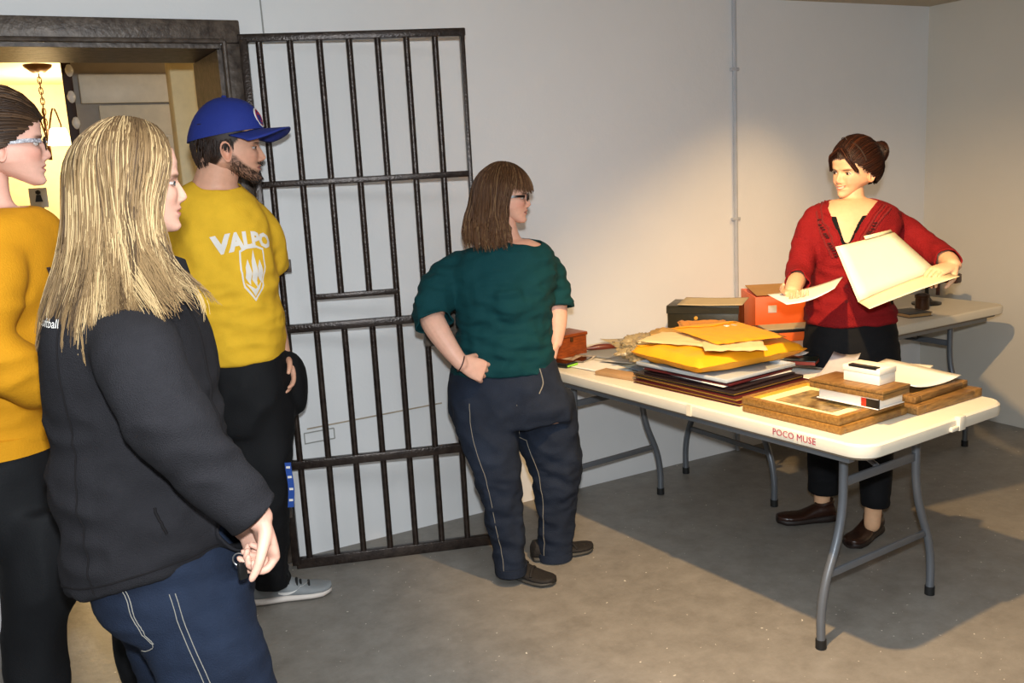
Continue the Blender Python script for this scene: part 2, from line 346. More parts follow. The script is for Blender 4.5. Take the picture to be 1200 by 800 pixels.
t1 = make_table('folding_table', 'beige folding table in the foreground heaped with envelopes and picture frames', (c1[0], c1[1], 0), R1)
t2 = make_table('folding_table', 'beige folding table along the wall holding the orange and dark green boxes', (3.645, 3.375, 0), R(-88), False)
b = text_mesh('POCO MUSE', .030, .0004); b.xf(Matrix.Translation((-TW/2-.0012, -.655, TH-.020)) @ Matrix.Rotation(R(-90), 4, 'Z') @ Matrix.Rotation(R(90), 4, 'X'))
obj('marker_lettering', b, M('red_marker', S('a8324a'), .6), t1, smooth=False)
b = MB(); b.box((-TW/2-.0008, -.20, TH-.022), (.003, .022, .04)); obj('tape_patch', b, M('masking_tape', S('e6dac0'), .6), t1)
# ---------------------------------------------------------------- small builders for what lies on the tables
def sheet(name, label, cat, c, size, rz, m, z=TH+.001, curl=0., tilt=0., thick=.0009, n=9, wob=.0015, group=None, parent=None, lift=None):
    """thin paper with its own bend; c is its centre on the surface, z the height of its lowest point"""
    sx, sy = size; sd = rng.random()*50
    def f(u, v):
        x, y = (u-.5)*sx, (v-.5)*sy
        h = curl*(abs(u-.5)*2)**2.2 + wob*(1+noise.noise(Vector((u*3+sd, v*3, sd)))) + tilt*(v)
        if lift: h += lift(u, v)
        return (c[0]+x*math.cos(rz)-y*math.sin(rz), c[1]+x*math.sin(rz)+y*math.cos(rz), z+h)
    b = MB().grid(n, n, f); o = obj(name, b, m, parent, world=parent is not None, solid=thick)
    if parent is None:
        tag(o, label, cat, group)
    return o
def slab(b, c, size, z0, z1, rz, bev=.003): return b.box((c[0], c[1], (z0+z1)/2), (size[0], size[1], z1-z0), rz=rz, bev=bev)
m_paper = M('white_paper', S('e9e4da'), .75, var=.03); m_manila = M('manila_card', S('dcc795'), .75, var=.05); m_tan = M('tan_card', S('c9b48c'), .8, var=.08)
m_greyp = M('grey_card', S('8f8f8c'), .7); m_yel = M('yellow_kraft_envelope', S('f2a813'), .55, var=.1, scale=8, bump=.15, bscale=40)
m_blk = M('black_plastic', S('161616'), .35); m_gold = M('gilt_edge', S('e0a640'), .4, .2)
m_wood = M('golden_oak', S('8f6a38'), .42, var=.35, scale=9, stretch=(2, 14, 14), bump=.06, bscale=60, color2=S('5e4220'))
m_wood2 = M('gilt_oak_frame', S('9a7238'), .36, var=.3, scale=12, stretch=(3, 10, 10), bump=.06, color2=S('6e4a1e'))
m_redwood = M('red_brown_wood', S('9c4a1a'), .38, var=.35, scale=10, stretch=(3, 3, 14), bump=.05, color2=S('6e2f10'))
# wooden box
c = T1(.215, 1.72)
x = thing('wooden_box', 'small red-brown wooden box with a lid at the far end of the table', 'box', (c[0], c[1], TH), R1)
obj('box_body', MB().box((0, 0, .045), (.17, .125, .088), bev=.003), m_redwood, x); obj('lid', MB().box((0, 0, .097), (.18, .135, .016), bev=.005), m_redwood, x)
obj('clasp', MB().box((0, -.065, .08), (.014, .006, .022), bev=.002), m_brass, x)
# wooden handle
c = T1(.36, 1.70); b = MB(); b.tube(bez([(0, 0, .014), (.05, 0, .016), (.11, 0, .015), (.15, 0, .012)], 12), [.006, .007, .009, .012, .014, .015, .0155, .015, .014, .012, .010, .007, .003], 12)
o = obj('wooden_paddle', b, M('dark_cherry_wood', S('6a2c1c'), .35, var=.25)); o.location = (c[0]-.03, c[1], TH); o.rotation_euler = (0, 0, R(-20)); tag(o, 'dark cherry wooden paddle end lying beside the small wooden box', 'paddle')
# phone
c = T1(.075, 1.56); x = thing('mobile_phone', 'black mobile phone with a lime green edge near the table end', 'phone', (c[0], c[1], TH), R1+R(12))
obj('case', MB().box((0, 0, .010), (.075, .14, .018), bev=.006), m_blk, x); obj('screen', MB().box((0, 0, .0197), (.062, .12, .0012)), M('phone_glass', S('0a0a0c'), .08), x)
obj('edge_band', MB().box((.0, -.0705, .010), (.066, .003, .008)), M('lime_green_plastic', S('8fd23a'), .4), x)
# loose papers on the far half
sheet('grey_folder', 'grey card folder lying under the tan sheet at the far end', 'folder', T1(.42, 1.60), (.30, .22), R1+.2, m_greyp, z=TH+.002, thick=.003)
sheet('tan_sheet', 'large tan card sheet curling up in front of the paper bag', 'card', T1(.60, 1.66), (.28, .22), R1-.25, m_tan, z=TH+.010, curl=.012)
sheet('grey_paper', 'pale grey paper lying behind the crumpled plastic bag', 'paper', T1(.38, 1.38), (.28, .26), R1+.35, M('grey_paper', S('b8b2a6'), .75), z=TH+.007, curl=.006)
x = sheet('photograph', 'glossy dark photograph with pale border beside the phone', 'photo', T1(.20, 1.58), (.13, .10), R1+.5, M('photo_border', S('c7b9a4'), .3), z=TH+.003, curl=.004)
sheet('photo_image', '', '', T1(.195, 1.56), (.11, .055), R1+.5, M('photo_black', S('15120f'), .15), z=TH+.0065, parent=x)
sheet('white_paper', 'white paper strip lying between the phone and the tan board', 'paper', T1(.17, 1.40), (.16, .30), R1+.1, m_paper, z=TH+.002)
x = slab(MB(), T1(.115, 1.19), (.07, .25), TH+.0005, TH+.018, R1+.16); tag(obj('tan_board', x, M('tan_fibreboard', S('b08a5e'), .8, var=.15)), 'flat tan fibreboard strip along the table edge before the albums', 'board')
sheet('blue_leaflet', 'thin blue-edged leaflet sticking out from under the plastic bag', 'leaflet', T1(.22, 1.16), (.12, .26), R1-.1, M('slate_blue_paper', S('6a7b8c'), .5), z=TH+.019, curl=.003)
def crumple(name, label, cat, c, rad, m, seed, amp=.3, freq=14, z0=TH):
    bm = bmesh.new(); bmesh.ops.create_icosphere(bm, subdivisions=5, radius=1)
    for v in bm.verts:
        n = v.co.normalized(); d = 1 + amp*(noise.noise(n*2.2+Vector((seed, 0, 0))) + .5*abs(noise.noise(n*freq*.35+Vector((0, seed, 0)))) - .35*abs(noise.noise(n*freq*.7+Vector((0, 0, seed)))))
        q = Vector((n.x*rad[0]*d, n.y*rad[1]*d, n.z*rad[2]*d + rad[2])); q.z = max(q.z, .0015); v.co = q
    b = MB(); bm.verts.index_update(); b.add([v.co for v in bm.verts], [[v.index for v in f.verts] for f in bm.faces]); bm.free()
    o = obj(name, b, m, ang=70); o.location = (c[0], c[1], z0); return tag(o, label, cat)
m_film = M('clear_tan_film', S('d8c293'), .18, 0, spec=.7, trans=.55, bump=.6, bscale=30)
crumple('plastic_bag', 'crumpled clear plastic bag bunched against the yellow envelopes', 'bag', T1(.31, 1.32), (.10, .085, .05), m_film, 3.1, .45, 22, TH+.024)
crumple('paper_bag', 'crumpled brown paper bag lying behind the yellow envelopes', 'bag', T1(.56, 1.42), (.13, .08, .045), M('brown_kraft_paper', S('bd924f'), .8, bump=.4, bscale=25), 8.7, .28, 12, TH+.014)
# stack of albums
m_mar = M('maroon_leatherette', S('4a1418'), .4, bump=.2, bscale=150); m_dk = M('black_leatherette', S('1c1014'), .4, bump=.2, bscale=150)
def album(label, c, size, z0, h, rz, m):
    x = thing('album', label, 'album', (c[0], c[1], z0), rz, 'albums stacked under the yellow envelopes')
    obj('back_cover', MB().box((0, 0, .0018), (size[0], size[1], .003), bev=.0008), m, x); obj('front_cover', MB().box((0, 0, h-.0018), (size[0], size[1], .003), bev=.0008), m, x)
    obj('page_block', MB().box((.004, 0, h/2), (size[0]-.008, size[1]-.005, h-.0066), bev=.0005), m_gold, x)
    obj('spine', MB().box((size[0]/2-.001, 0, h/2), (.004, size[1], h-.001), bev=.0015), m, x)
z = TH+.0005
for i, (lb, du, dv, sx, sy, h, mm, rr) in enumerate((('dark maroon album with gilt page edges, lowest of the stack', 0, 0, .40, .53, .013, m_mar, .02), ('maroon album with gilt page edges, second from the bottom of the stack', .0, .0, .395, .52, .014, m_mar, -.015), ('black album with gilt page edges in the middle of the stack', -.005, .02, .38, .50, .011, m_dk, .03))):
    album(lb, T1(.285+du, .835+dv), (sx, sy), z, h, R1+rr, mm); z += h+.0008
for lb, nm, u, v, sx, sy, h, rr, mm in (('black card portfolio with pale label, on top of the albums', 'portfolio', .285, .85, .34, .44, .006, .06, m_dk), ('white card folder between the portfolio and the maroon binder', 'folder', .295, .87, .35, .43, .003, -.03, m_paper), ('thin dark maroon binder under the grey tray', 'binder', .29, .86, .35, .42, .007, .05, m_mar)):
    b = MB().box((0, 0, h/2), (sx, sy, h), bev=.0015); c = T1(u, v); o = obj(nm, b, mm); o.location = (c[0], c[1], z); o.rotation_euler = (0, 0, R1+rr); tag(o, lb, nm); z += h+.0012
# grey tray
c = T1(.30, .885); x = thing('plastic_tray', 'grey-white plastic tray under the padded yellow envelope', 'tray', (c[0], c[1], z), R1+.02)
mtr = M('pale_grey_plastic', S('aeb6bb'), .25); obj('tray_floor', MB().box((0, 0, .003), (.36, .45, .004), bev=.001), mtr, x)
for cx_, cy_, dx_, dy_ in ((-.18, 0, .012, .46), (.18, 0, .012, .46), (0, -.227, .37, .012), (0, .227, .37, .012)): obj('tray_rim', MB().box((cx_, cy_, .010), (dx_, dy_, .014), bev=.004), mtr, x)
z += .017
def envelope(name, label, c, size, z0, h, rz, m, seed, puff=1., flap=True, sag=0.):
    sx, sy = size; nx, ny = 26, 20
    def surf(sgn):
        def f(u, v):
            e = (1-(2*u-1)**8)*(1-(2*v-1)**8)
            k = (1-abs(2*u-1)**2.4)*(1-abs(2*v-1)**2.4)
            n = noise.noise(Vector((u*5+seed, v*5, seed)))
            d = h*(.5*max(e, 0)**.5 if puff < .5 else .5*max(k, 0)**.16)
            zz = h/2 + sgn*d*(1+.30*n) + sag*((2*u-1)**2) - (.004*noise.noise(Vector((u*9, v*9, seed))) if sgn > 0 else 0)
            return ((u-.5)*sx+.006*noise.noise(Vector((v*6, seed, 1))), (v-.5)*sy+.006*noise.noise(Vector((u*6, seed, 2))), max(zz, .0005))
        return f
    b = MB().grid(nx, ny, surf(1)); b.grid(nx, ny, lambda u, v: surf(-1)(1-u, v))
    o = obj(name, b, m, ang=60); o.location = (c[0], c[1], z0); o.rotation_euler = (0, 0, rz); tag(o, label, 'envelope')
    if flap:
        top = surf(1)
        f = MB().grid(14, 5, lambda u, v: (lambda q: (q[0], q[1], q[2]+.0022))(top(.04+.92*u, .97-.2*v*(1-abs(2*u-1)*.6))))
        obj('flap', f, m, o, solid=.0012, ang=60)
    return o
zt = z
envelope('padded_envelope', 'bulging padded yellow envelope, largest in the heap', T1(.355, .92), (.52, .42), zt, .066, R1-.10, m_yel, 2.0)
zt += .068
envelope('manila_envelope', 'pale manila envelope sticking out of the left of the heap', T1(.29, 1.02), (.22, .32), zt, .008, R1+.35, m_manila, 5.5, .3, False); zt += .007
envelope('manila_envelope', 'pale manila envelope at the front right of the heap', T1(.33, .82), (.22, .32), zt, .010, R1-.75, m_manila, 6.5, .3, False); zt += .009
envelope('yellow_envelope', 'flat bright yellow envelope with a white sticker topping the heap', T1(.43, .94), (.29, .40), zt, .010, R1-.32, m_yel, 9.0, .3, True)
o = sheet('postage_sticker', 'white sticker on the topmost yellow envelope', 'sticker', T1(.53, 1.02), (.05, .035), R1-.32, m_paper, z=zt+.0085, n=4, wob=.0002)
envelope('yellow_envelope', 'yellow envelope leaning up behind the heap', T1(.50, 1.13), (.22, .20), zt-.006, .012, R1+.9, M('orange_kraft', S('dd8f26'), .55, bump=.15), 12.0, .3, True)
# framed picture on a second frame at the near left corner
def frame(name, label, c, size, z0, h, rz, bar, m, mat_m=None, pic_m=None, cat='picture frame', tilt=0.):
    x = thing(name, label, cat, (c[0], c[1], z0), rz); x.rotation_euler = (tilt, 0, rz)
    sx, sy = size
    for s in (-1, 1):
        obj('frame_bar', MB().box((s*(sx-bar)/2, 0, h/2), (bar, sy, h), bev=.004), m, x); obj('frame_bar', MB().box((0, s*(sy-bar)/2, h/2), (sx-2*bar+.002, bar, h), bev=.004), m, x)
    for s in (-1, 1):
        obj('inner_moulding', MB().box((s*(sx/2-bar-.003), 0, h*.62), (.008, sy-2*bar, h*.5), bev=.002), m_gold, x); obj('inner_moulding', MB().box((0, s*(sy/2-bar-.003), h*.62), (sx-2*bar, .008, h*.5), bev=.002), m_gold, x)
    obj('backing', MB().box((0, 0, h*.3), (sx-2*bar+.004, sy-2*bar+.004, h*.4)), mat_m or m, x)
    if pic_m: obj('picture', MB().box((0, 0, h*.5+.002), (sx*.56, sy*.58, .002)), pic_m, x)
    return x
m_sepia = mat('sepia_print', S('b79c63'), .3, var=.6, scale=17, color2=S('4a3a20'), stretch=(1, 1.6, 1))
m_mat = M('ivory_mount', S('ecdfae'), .7, var=.02)
frame('picture_frame', 'wide gilt oak frame lying underneath the sepia picture', T1(.222, .325), (.335, .39), TH+.0006, .024, R1+.0, .03, m_wood2, m_mat)
frame('picture_frame', 'gilt oak frame with ivory mount and sepia photograph, near table corner', T1(.224, .334), (.33, .385), TH+.0252, .026, R1+.01, .022, m_wood2, m_mat, m_sepia)
# book under the wooden case
c = T1(.275, .225); x = thing('book', 'white book with a red and black spine band under the wooden case', 'book', (c[0], c[1], TH+.0525), R1+.0)
obj('page_block', MB().box((.002, 0, .017), (.125, .22, .028), bev=.002), m_paper, x)
obj('cover', MB().box((0, 0, .0325), (.135, .23, .003), bev=.001), m_paper, x); obj('cover', MB().box((0, 0, .0015), (.135, .23, .003), bev=.001), m_paper, x)
obj('red_band', MB().box((-.0625, -.062, .017), (.006, .018, .0345)), M('red_print', S('d5321c'), .5), x); obj('black_band', MB().box((-.0625, -.093, .017), (.006, .044, .0345)), m_blk, x)
c = T1(.268, .225); x = thing('wooden_case', 'flat golden wooden case lying on the white book', 'case', (c[0], c[1], TH+.0875), R1+.02)
obj('case_base', MB().box((0, 0, .009), (.14, .27, .018), bev=.003), m_wood, x); obj('case_lid', MB().box((0, 0, .0235), (.144, .274, .010), bev=.003), m_wood, x)
c = T1(.295, .205); x = thing('slide_box', 'white box with a black strip lying on the flat wooden case', 'box', (c[0], c[1], TH+.1165), R1+.02)
mwb = M('white_card_box', S('efe6d2'), .5, var=.02); obj('box_body', MB().box((0, 0, .018), (.085, .13, .036), bev=.002), mwb, x); obj('box_lid', MB().box((0, 0, .042), (.09, .135, .02), bev=.003), mwb, x)
obj('black_strip', MB().box((-.035, -.005, .052), (.022, .10, .008), bev=.001), m_blk, x)
# oak frames on the right with a curled white document
frame('picture_frame', 'large golden oak frame lying flat at the right of the near table end', T1(.575, .21), (.355, .235), TH+.0006, .03, R1-.02, .045, m_wood, m_wood)
frame('picture_frame', 'smaller oak frame lying on the large golden oak frame', T1(.57, .225), (.32, .20), TH+.0314, .022, R1+.04, .035, m_wood, m_wood)
sheet('document', 'curled white document lying over the oak frames', 'paper', T1(.60, .30), (.24, .30), R1-.06, m_paper, z=TH+.058, curl=.012, thick=.0012, lift=lambda u, v: .012*v)
c = T1(.728, .31); x = thing('small_box', 'small white lidded box at the back of the oak frames', 'box', (c[0], c[1], TH+.0314), R1+.3)
obj('box_body', MB().box((0, 0, .017), (.055, .075, .032), bev=.002), mwb, x); obj('box_lid', MB().box((0, 0, .038), (.059, .079, .014), bev=.002), mwb, x)
# loose documents in the middle of the table
m_bluep = M('blue_ink_paper', S('4a57a8'), .6)
sheet('white_document', 'white document sheet with a wavy edge in front of the woman in red', 'paper', T1(.615, .70), (.17, .22), R1+.3, m_paper, z=TH+.002, curl=.005)
sheet('blue_document', 'blue document curling up from the table behind the slide box', 'paper', T1(.60, .525), (.09, .30), R1-1.2, m_bluep, z=TH+.012, curl=.008, lift=lambda u, v: .045*max(0, v-.4)**1.5)
sheet('grey_document', 'pale grey sheet rising over the blue document', 'paper', T1(.61, .565), (.10, .32), R1-1.15, M('pale_grey_paper', S('c9c6c8'), .7), z=TH+.030, curl=.010, lift=lambda u, v: .08*max(0, v-.4)**1.5)
c = T1(.66, .77); x = thing('small_book', 'small dark green book with red page edge on loose papers', 'book', (c[0], c[1], TH+.030), R1+.5)
obj('page_block', MB().box((0, 0, .009), (.088, .12, .014)), M('red_page_edge', S('9c3a28'), .6), x); obj('cover', MB().box((0, 0, .0175), (.094, .126, .003), bev=.001), M('dark_green_cover', S('1c2418'), .3), x); obj('cover', MB().box((0, 0, .0012), (.094, .126, .0024)), MT['dark_green_cover'], x)
sheet('white_card', 'rounded white card standing out behind the small dark green book', 'card', T1(.69, .84), (.09, .10), R1+.2, m_paper, z=TH+.052, curl=.004)
x = slab(MB(), T1(.60, 1.12), (.20, .28), TH+.001, TH+.014, R1+.3); tag(obj('dark_portfolio', x, m_dk), 'black portfolio lying on the table behind the yellow envelopes', 'portfolio')
sheet('tan_folder', 'tan card folder behind the heap of envelopes', 'folder', T1(.64, 1.22), (.22, .32), R1-.2, m_tan, z=TH+.016, curl=.006)
x = slab(MB(), T1(.60, 1.05), (.08, .12), TH+.0145, TH+.03, R1+.6); tag(obj('maroon_case', x, m_mar), 'small maroon case on the black portfolio behind the envelopes', 'case')
# ---------------------------------------------------------------- second table: green box, orange boxes, instruments
c = (2.93, 3.47); x = thing('metal_box', 'dark green metal document box on the left end of the wall table', 'box', (c[0], c[1], TH), R(-50))
mg = M('dark_olive_metal', S('35301f'), .4, .3, var=.2, bump=.06)
obj('box_body', MB().box((0, 0, .073), (.33, .20, .144), bev=.003), mg, x); ld = obj('box_lid', MB().box((0, 0, .1505), (.338, .208, .014), bev=.003), mg, x)
obj('lid_lip', MB().box((0, -.1045, .135), (.336, .003, .028)), mg, ld); obj('lock_button', MB().lathe([(.001, 0), (.009, 0), (.009, .006), (.001, .007)], (0, 0, 0), 12).xf(Matrix.Translation((-.03, -.1, .10)) @ Matrix.Rotation(R(90), 4, 'X')), m_gold, x)
sheet('tan_board_sheet', 'tan card lying on top of the dark green metal box', 'card', (2.95, 3.44), (.30, .23), R(-50), m_tan, z=TH+.159, curl=.003, thick=.003)
mo = M('orange_card', S('ee6518'), .5, var=.08); mlab = M('label_white', S('d8cdbd'), .6)
c = (3.37, 3.36); x = thing('orange_box', 'large open orange archive box beside the dark green metal box', 'box', (c[0], c[1], TH), R(-30))
for nm, cc, dd_ in (('wall_panel', (0, -.15, .09), (.42, .006, .17)), ('wall_panel', (0, .15, .09), (.42, .006, .17)), ('wall_panel', (-.207, 0, .09), (.006, .30, .17)), ('wall_panel', (.207, 0, .09), (.006, .30, .17)), ('bottom', (0, 0, .006), (.42, .30, .008))): obj(nm, MB().box(cc, dd_, bev=.001), mo, x)
obj('label_holder', MB().box((-.13, -.1545, .115), (.04, .004, .035), bev=.001), mlab, x)
obj('label_sticker', MB().box((.08, -.1545, .09), (.06, .003, .04), rx=0), mlab, x)
obj('flap', MB().box((-.06, .03, .182), (.26, .24, .004), rx=R(4)), M('cardboard_flap', S('b98a4e'), .8), x)
c = (3.17, 3.14); x = thing('orange_tray', 'low orange box with a black rim in front of the open orange box', 'box', (c[0], c[1], TH), R(-25))
obj('tray_body', MB().box((0, 0, .022), (.34, .16, .042), bev=.002), mo, x); obj('black_rim', MB().box((0, 0, .048), (.35, .17, .012), bev=.003), m_blk, x); obj('contents_card', MB().box((-.03, 0, .0555), (.24, .13, .004)), m_tan, x)
x = thing('notebook', 'dark notebook with tan pages at the right of the wall table', 'book', (3.99, 3.17, TH), R(-12)); obj('page_block', MB().box((0, 0, .010), (.13, .15, .015)), M('tan_pages', S('a98554'), .7), x); obj('cover', MB().box((0, 0, .019), (.137, .157, .004), bev=.001), M('charcoal_cover', S('2c2b29'), .4), x)
obj('cover', MB().box((0, 0, .0015), (.137, .157, .003)), MT['charcoal_cover'], x)
x = thing('viewer', 'dark antique wooden instrument on a round black stand', 'instrument', (4.32, 3.33, TH), R(10)); mw = M('dark_mahogany', S('3c1a12'), .35, var=.3)
obj('stand_base', MB().lathe([(.001, 0), (.075, 0), (.075, .008), (.03, .018), (.012, .045), (.009, .10), (.001, .10)], (0, 0, 0), 22), m_blk, x)
obj('beam', MB().box((-.03, -.02, .107), (.40, .022, .016), bev=.003), mw, x); obj('hood', MB().box((.15, -.02, .125), (.06, .16, .05), bev=.008), mw, x)
obj('card_holder', MB().box((-.10, -.02, .125), (.01, .17, .04), bev=.002), mw, x); obj('handle', MB().tube([(.08, -.02, .10), (.08, -.02, .04)], .011, 10), mw, x)
for s in (-1, 1): obj('lens_ring', MB().tube([(.182, -.02+s*.04, .127), (.19, -.02+s*.04, .127)], .024, 14), m_blk, x)
x = thing('lens_pot', 'small dark cylindrical pot beside the round black stand', 'pot', (4.17, 3.24, TH)); obj('pot_body', MB().lathe([(.001, 0), (.034, 0), (.036, .01), (.034, .06), (.001, .06)], (0, 0, 0), 18), M('dark_bronze', S('33221a'), .35, .5), x); obj('pot_lid', MB().lathe([(.001, .061), (.038, .061), (.038, .075), (.02, .082), (.001, .084)], (0, 0, 0), 18), MT['dark_bronze'], x)
# strap bag slung under the wall table
x = thing('bag_strap', 'black strap and grey pouch slung under the wall table by its left legs', 'strap', (2.99, 3.25, .45))
b = MB(); P = bez([(2.97, 3.36, .68), (2.97, 3.33, .58), (2.985, 3.25, .49), (2.99, 3.13, .47), (2.985, 3.06, .55), (2.97, 3.02, .68)], 26)
b.rings([[p_+Vector((-.014, 0, .0)), p_+Vector((.014, 0, 0)), p_+Vector((.014, 0, .006)), p_+Vector((-.014, 0, .006))] for p_ in P]); wp('strap', b, m_blk, x)
b = MB(); P = bez([(3.0, 3.37, .60), (3.0, 3.32, .47), (3.0, 3.24, .42), (3.0, 3.14, .43), (3.0, 3.07, .50)], 20)
b.tube(P, [.010+.012*math.sin(math.pi*i/20) for i in range(21)], 10); wp('pouch', b, M('dark_grey_fabric', S('3a3a38'), .9), x)
# rail clamp under the far right end of the wall table
# ================================================================ people: builders
RH = Vector((RT.x, RT.y, 0)).normalized(); DH = Vector((-RH.y, RH.x, 0))       # a fixed pair of horizontal axes for the body sections
_perm = np.random.default_rng(3).permutation(256); _perm = np.concatenate([_perm, _perm, _perm])
_grad = np.random.default_rng(4).normal(size=(256, 3)); _grad /= np.linalg.norm(_grad, axis=1)[:, None]
def perlin(P):
    P = np.asarray(P, float); I = np.floor(P).astype(int); f = P-I; u = f*f*f*(f*(f*6-15)+10); out = 0
    I &= 255
    for dx in (0, 1):
        for dy in (0, 1):
            for dz in (0, 1):
                g = _grad[_perm[_perm[_perm[I[:, 0]+dx]+I[:, 1]+dy]+I[:, 2]+dz] & 255]
                d = f-np.array((dx, dy, dz)); wt = (u[:, 0] if dx else 1-u[:, 0])*(u[:, 1] if dy else 1-u[:, 1])*(u[:, 2] if dz else 1-u[:, 2])
                out = out + wt*np.einsum('ij,ij->i', g, d)
    return out
def sring(c, a, b, tilt=0., p=2.3, n=28, ax=None, off=0.):
    """superellipse section: half-sizes a along ax (default RH) and b across; tilt raises it along ax"""
    c = Vector(c); A = Vector(ax) if ax is not None else RH; B = Vector((-A.y, A.x, 0)); out = []; a = max(a+off, .004); b = max(b+off, .004)
    for i in range(n):
        t = 2*math.pi*i/n; x = math.copysign(abs(math.cos(t))**(2/p), math.cos(t))*a; y = math.copysign(abs(math.sin(t))**(2/p), math.sin(t))*b
        q = c + A*x + B*y; q.z += x*tilt; out.append(q)
    return out
def interp_rings(rs, k=3):
    """rs: rows (x,y,z,a,b,tilt); Catmull-Rom between rows"""
    A = np.array(rs, float); out = []; n = len(A)
    for i in range(n-1):
        p0, p1, p2, p3 = A[max(i-1, 0)], A[i], A[i+1], A[min(i+2, n-1)]
        for j in range(k):
            t = j/k; out.append(.5*((2*p1)+(p2-p0)*t+(2*p0-5*p1+4*p2-p3)*t*t+(3*p1-p0-3*p2+p3)*t**3))
    out.append(A[-1]); return out
def trunk(rs, off=0., p=2.3, zoff=0.):
    return MB().rings([sring((r[0], r[1], r[2]+zoff), r[3], r[4], r[5], p, off=off) for r in interp_rings(rs)])
def limb(pts, rad, n=16, k=5, flat=None):
    P = np.array([list(p)+[r] for p, r in zip(pts, rad)], float); m = len(P); Q = []
    for i in range(m-1):
        p0, p1, p2, p3 = P[max(i-1, 0)], P[i], P[i+1], P[min(i+2, m-1)]
        for j in range(k):
            t = j/k; Q.append(.5*((2*p1)+(p2-p0)*t+(2*p0-5*p1+4*p2-p3)*t*t+(3*p1-p0-3*p2+p3)*t**3))
    Q.append(P[-1])
    def capend(q, d):
        r = q[3]; return [np.append(q[:3]+d*r*s, r*math.sqrt(max(1-s*s, .02))) for s in (.5, .8, .97)]
    d0 = Q[0][:3]-Q[1][:3]; d0 /= np.linalg.norm(d0); d1 = Q[-1][:3]-Q[-2][:3]; d1 /= np.linalg.norm(d1)
    Q = capend(Q[0], d0)[::-1] + Q + capend(Q[-1], d1)
    return MB().tube([q[:3] for q in Q], [max(q[3], .002) for q in Q], n)
def blob(c, r, rz=0.):
    b = MB(); n = 16; rs = []
    for i in range(1, 12):
        a = math.pi*i/12; rs.append([(math.sin(a)*math.cos(2*math.pi*j/n)*r[0], math.sin(a)*math.sin(2*math.pi*j/n)*r[1], -math.cos(a)*r[2]) for j in range(n)])
    b.rings(rs); return b.xf(Matrix.Translation(Vector(c)) @ Matrix.Rotation(rz, 4, 'Z'))
def smooth_np(V, F, it, lam=.5):
    if it <= 0: return V
    E = np.unique(np.sort(np.concatenate([F[:, [0, 1]], F[:, [1, 2]], F[:, [2, 3]], F[:, [3, 0]]]), axis=1), axis=0); E = E[E[:, 0] != E[:, 1]]
    n = len(V); deg = np.bincount(E.ravel(), minlength=n).astype(float)[:, None]; deg[deg == 0] = 1
    for _ in range(it):
        S_ = np.stack([np.bincount(E[:, 0], V[E[:, 1], k], n)+np.bincount(E[:, 1], V[E[:, 0], k], n) for k in range(3)], 1)
        V = V + lam*(S_/deg-V)
    return V
def vnormals(V, F):
    fn = np.cross(V[F[:, 2]]-V[F[:, 0]], V[F[:, 3]]-V[F[:, 1]]); N = np.zeros_like(V)
    for k in range(4): np.add.at(N, F[:, k], fn)
    return N/np.maximum(np.linalg.norm(N, axis=1), 1e-12)[:, None]
def remesh(mbs, voxel, it=4):
    me = bpy.data.meshes.new('tmp'); b = MB()
    for q in mbs: b.add(q.v, q.f)
    me.from_pydata(b.v, [], b.f); bm = bmesh.new(); bm.from_mesh(me); bmesh.ops.recalc_face_normals(bm, faces=bm.faces[:]); bm.to_mesh(me); bm.free()
    o = link('tmp', me); m = o.modifiers.new('r', 'REMESH'); m.mode = 'VOXEL'; m.voxel_size = voxel; m.adaptivity = 0
    dg = bpy.context.evaluated_depsgraph_get(); e = bpy.data.meshes.new_from_object(o.evaluated_get(dg))
    V = np.empty(len(e.vertices)*3); e.vertices.foreach_get('co', V); V = V.reshape(-1, 3)
    F = np.array([(list(p.vertices)+[p.vertices[-1]])[:4] for p in e.polygons])
    bpy.data.objects.remove(o); bpy.data.meshes.remove(me); bpy.data.meshes.remove(e)
    return smooth_np(V, F, it), F
def mesh_obj(name, V, F, m, parent=None, colors=None, ang=180, solid=0.):
    if parent is not None:
        t, r = rootof(parent); V = V-np.array(t)
    me = bpy.data.meshes.new(name); me.from_pydata(V.tolist(), [], [tuple(dict.fromkeys(map(int, f))) for f in F])
    for q in (m if isinstance(m, list) else [m]): me.materials.append(q)
    me.polygons.foreach_set('use_smooth', [True]*len(me.polygons))
    if colors is not None:
        ca = me.color_attributes.new('Col', 'FLOAT_COLOR', 'POINT'); ca.data.foreach_set('color', np.concatenate([colors, np.ones((len(V), 1))], 1).astype(np.float32).ravel())
    me.update(); o = link(name, me, parent)
    if solid:
        q = o.modifiers.new('solid', 'SOLIDIFY'); q.thickness = solid; q.offset = -1
    return o
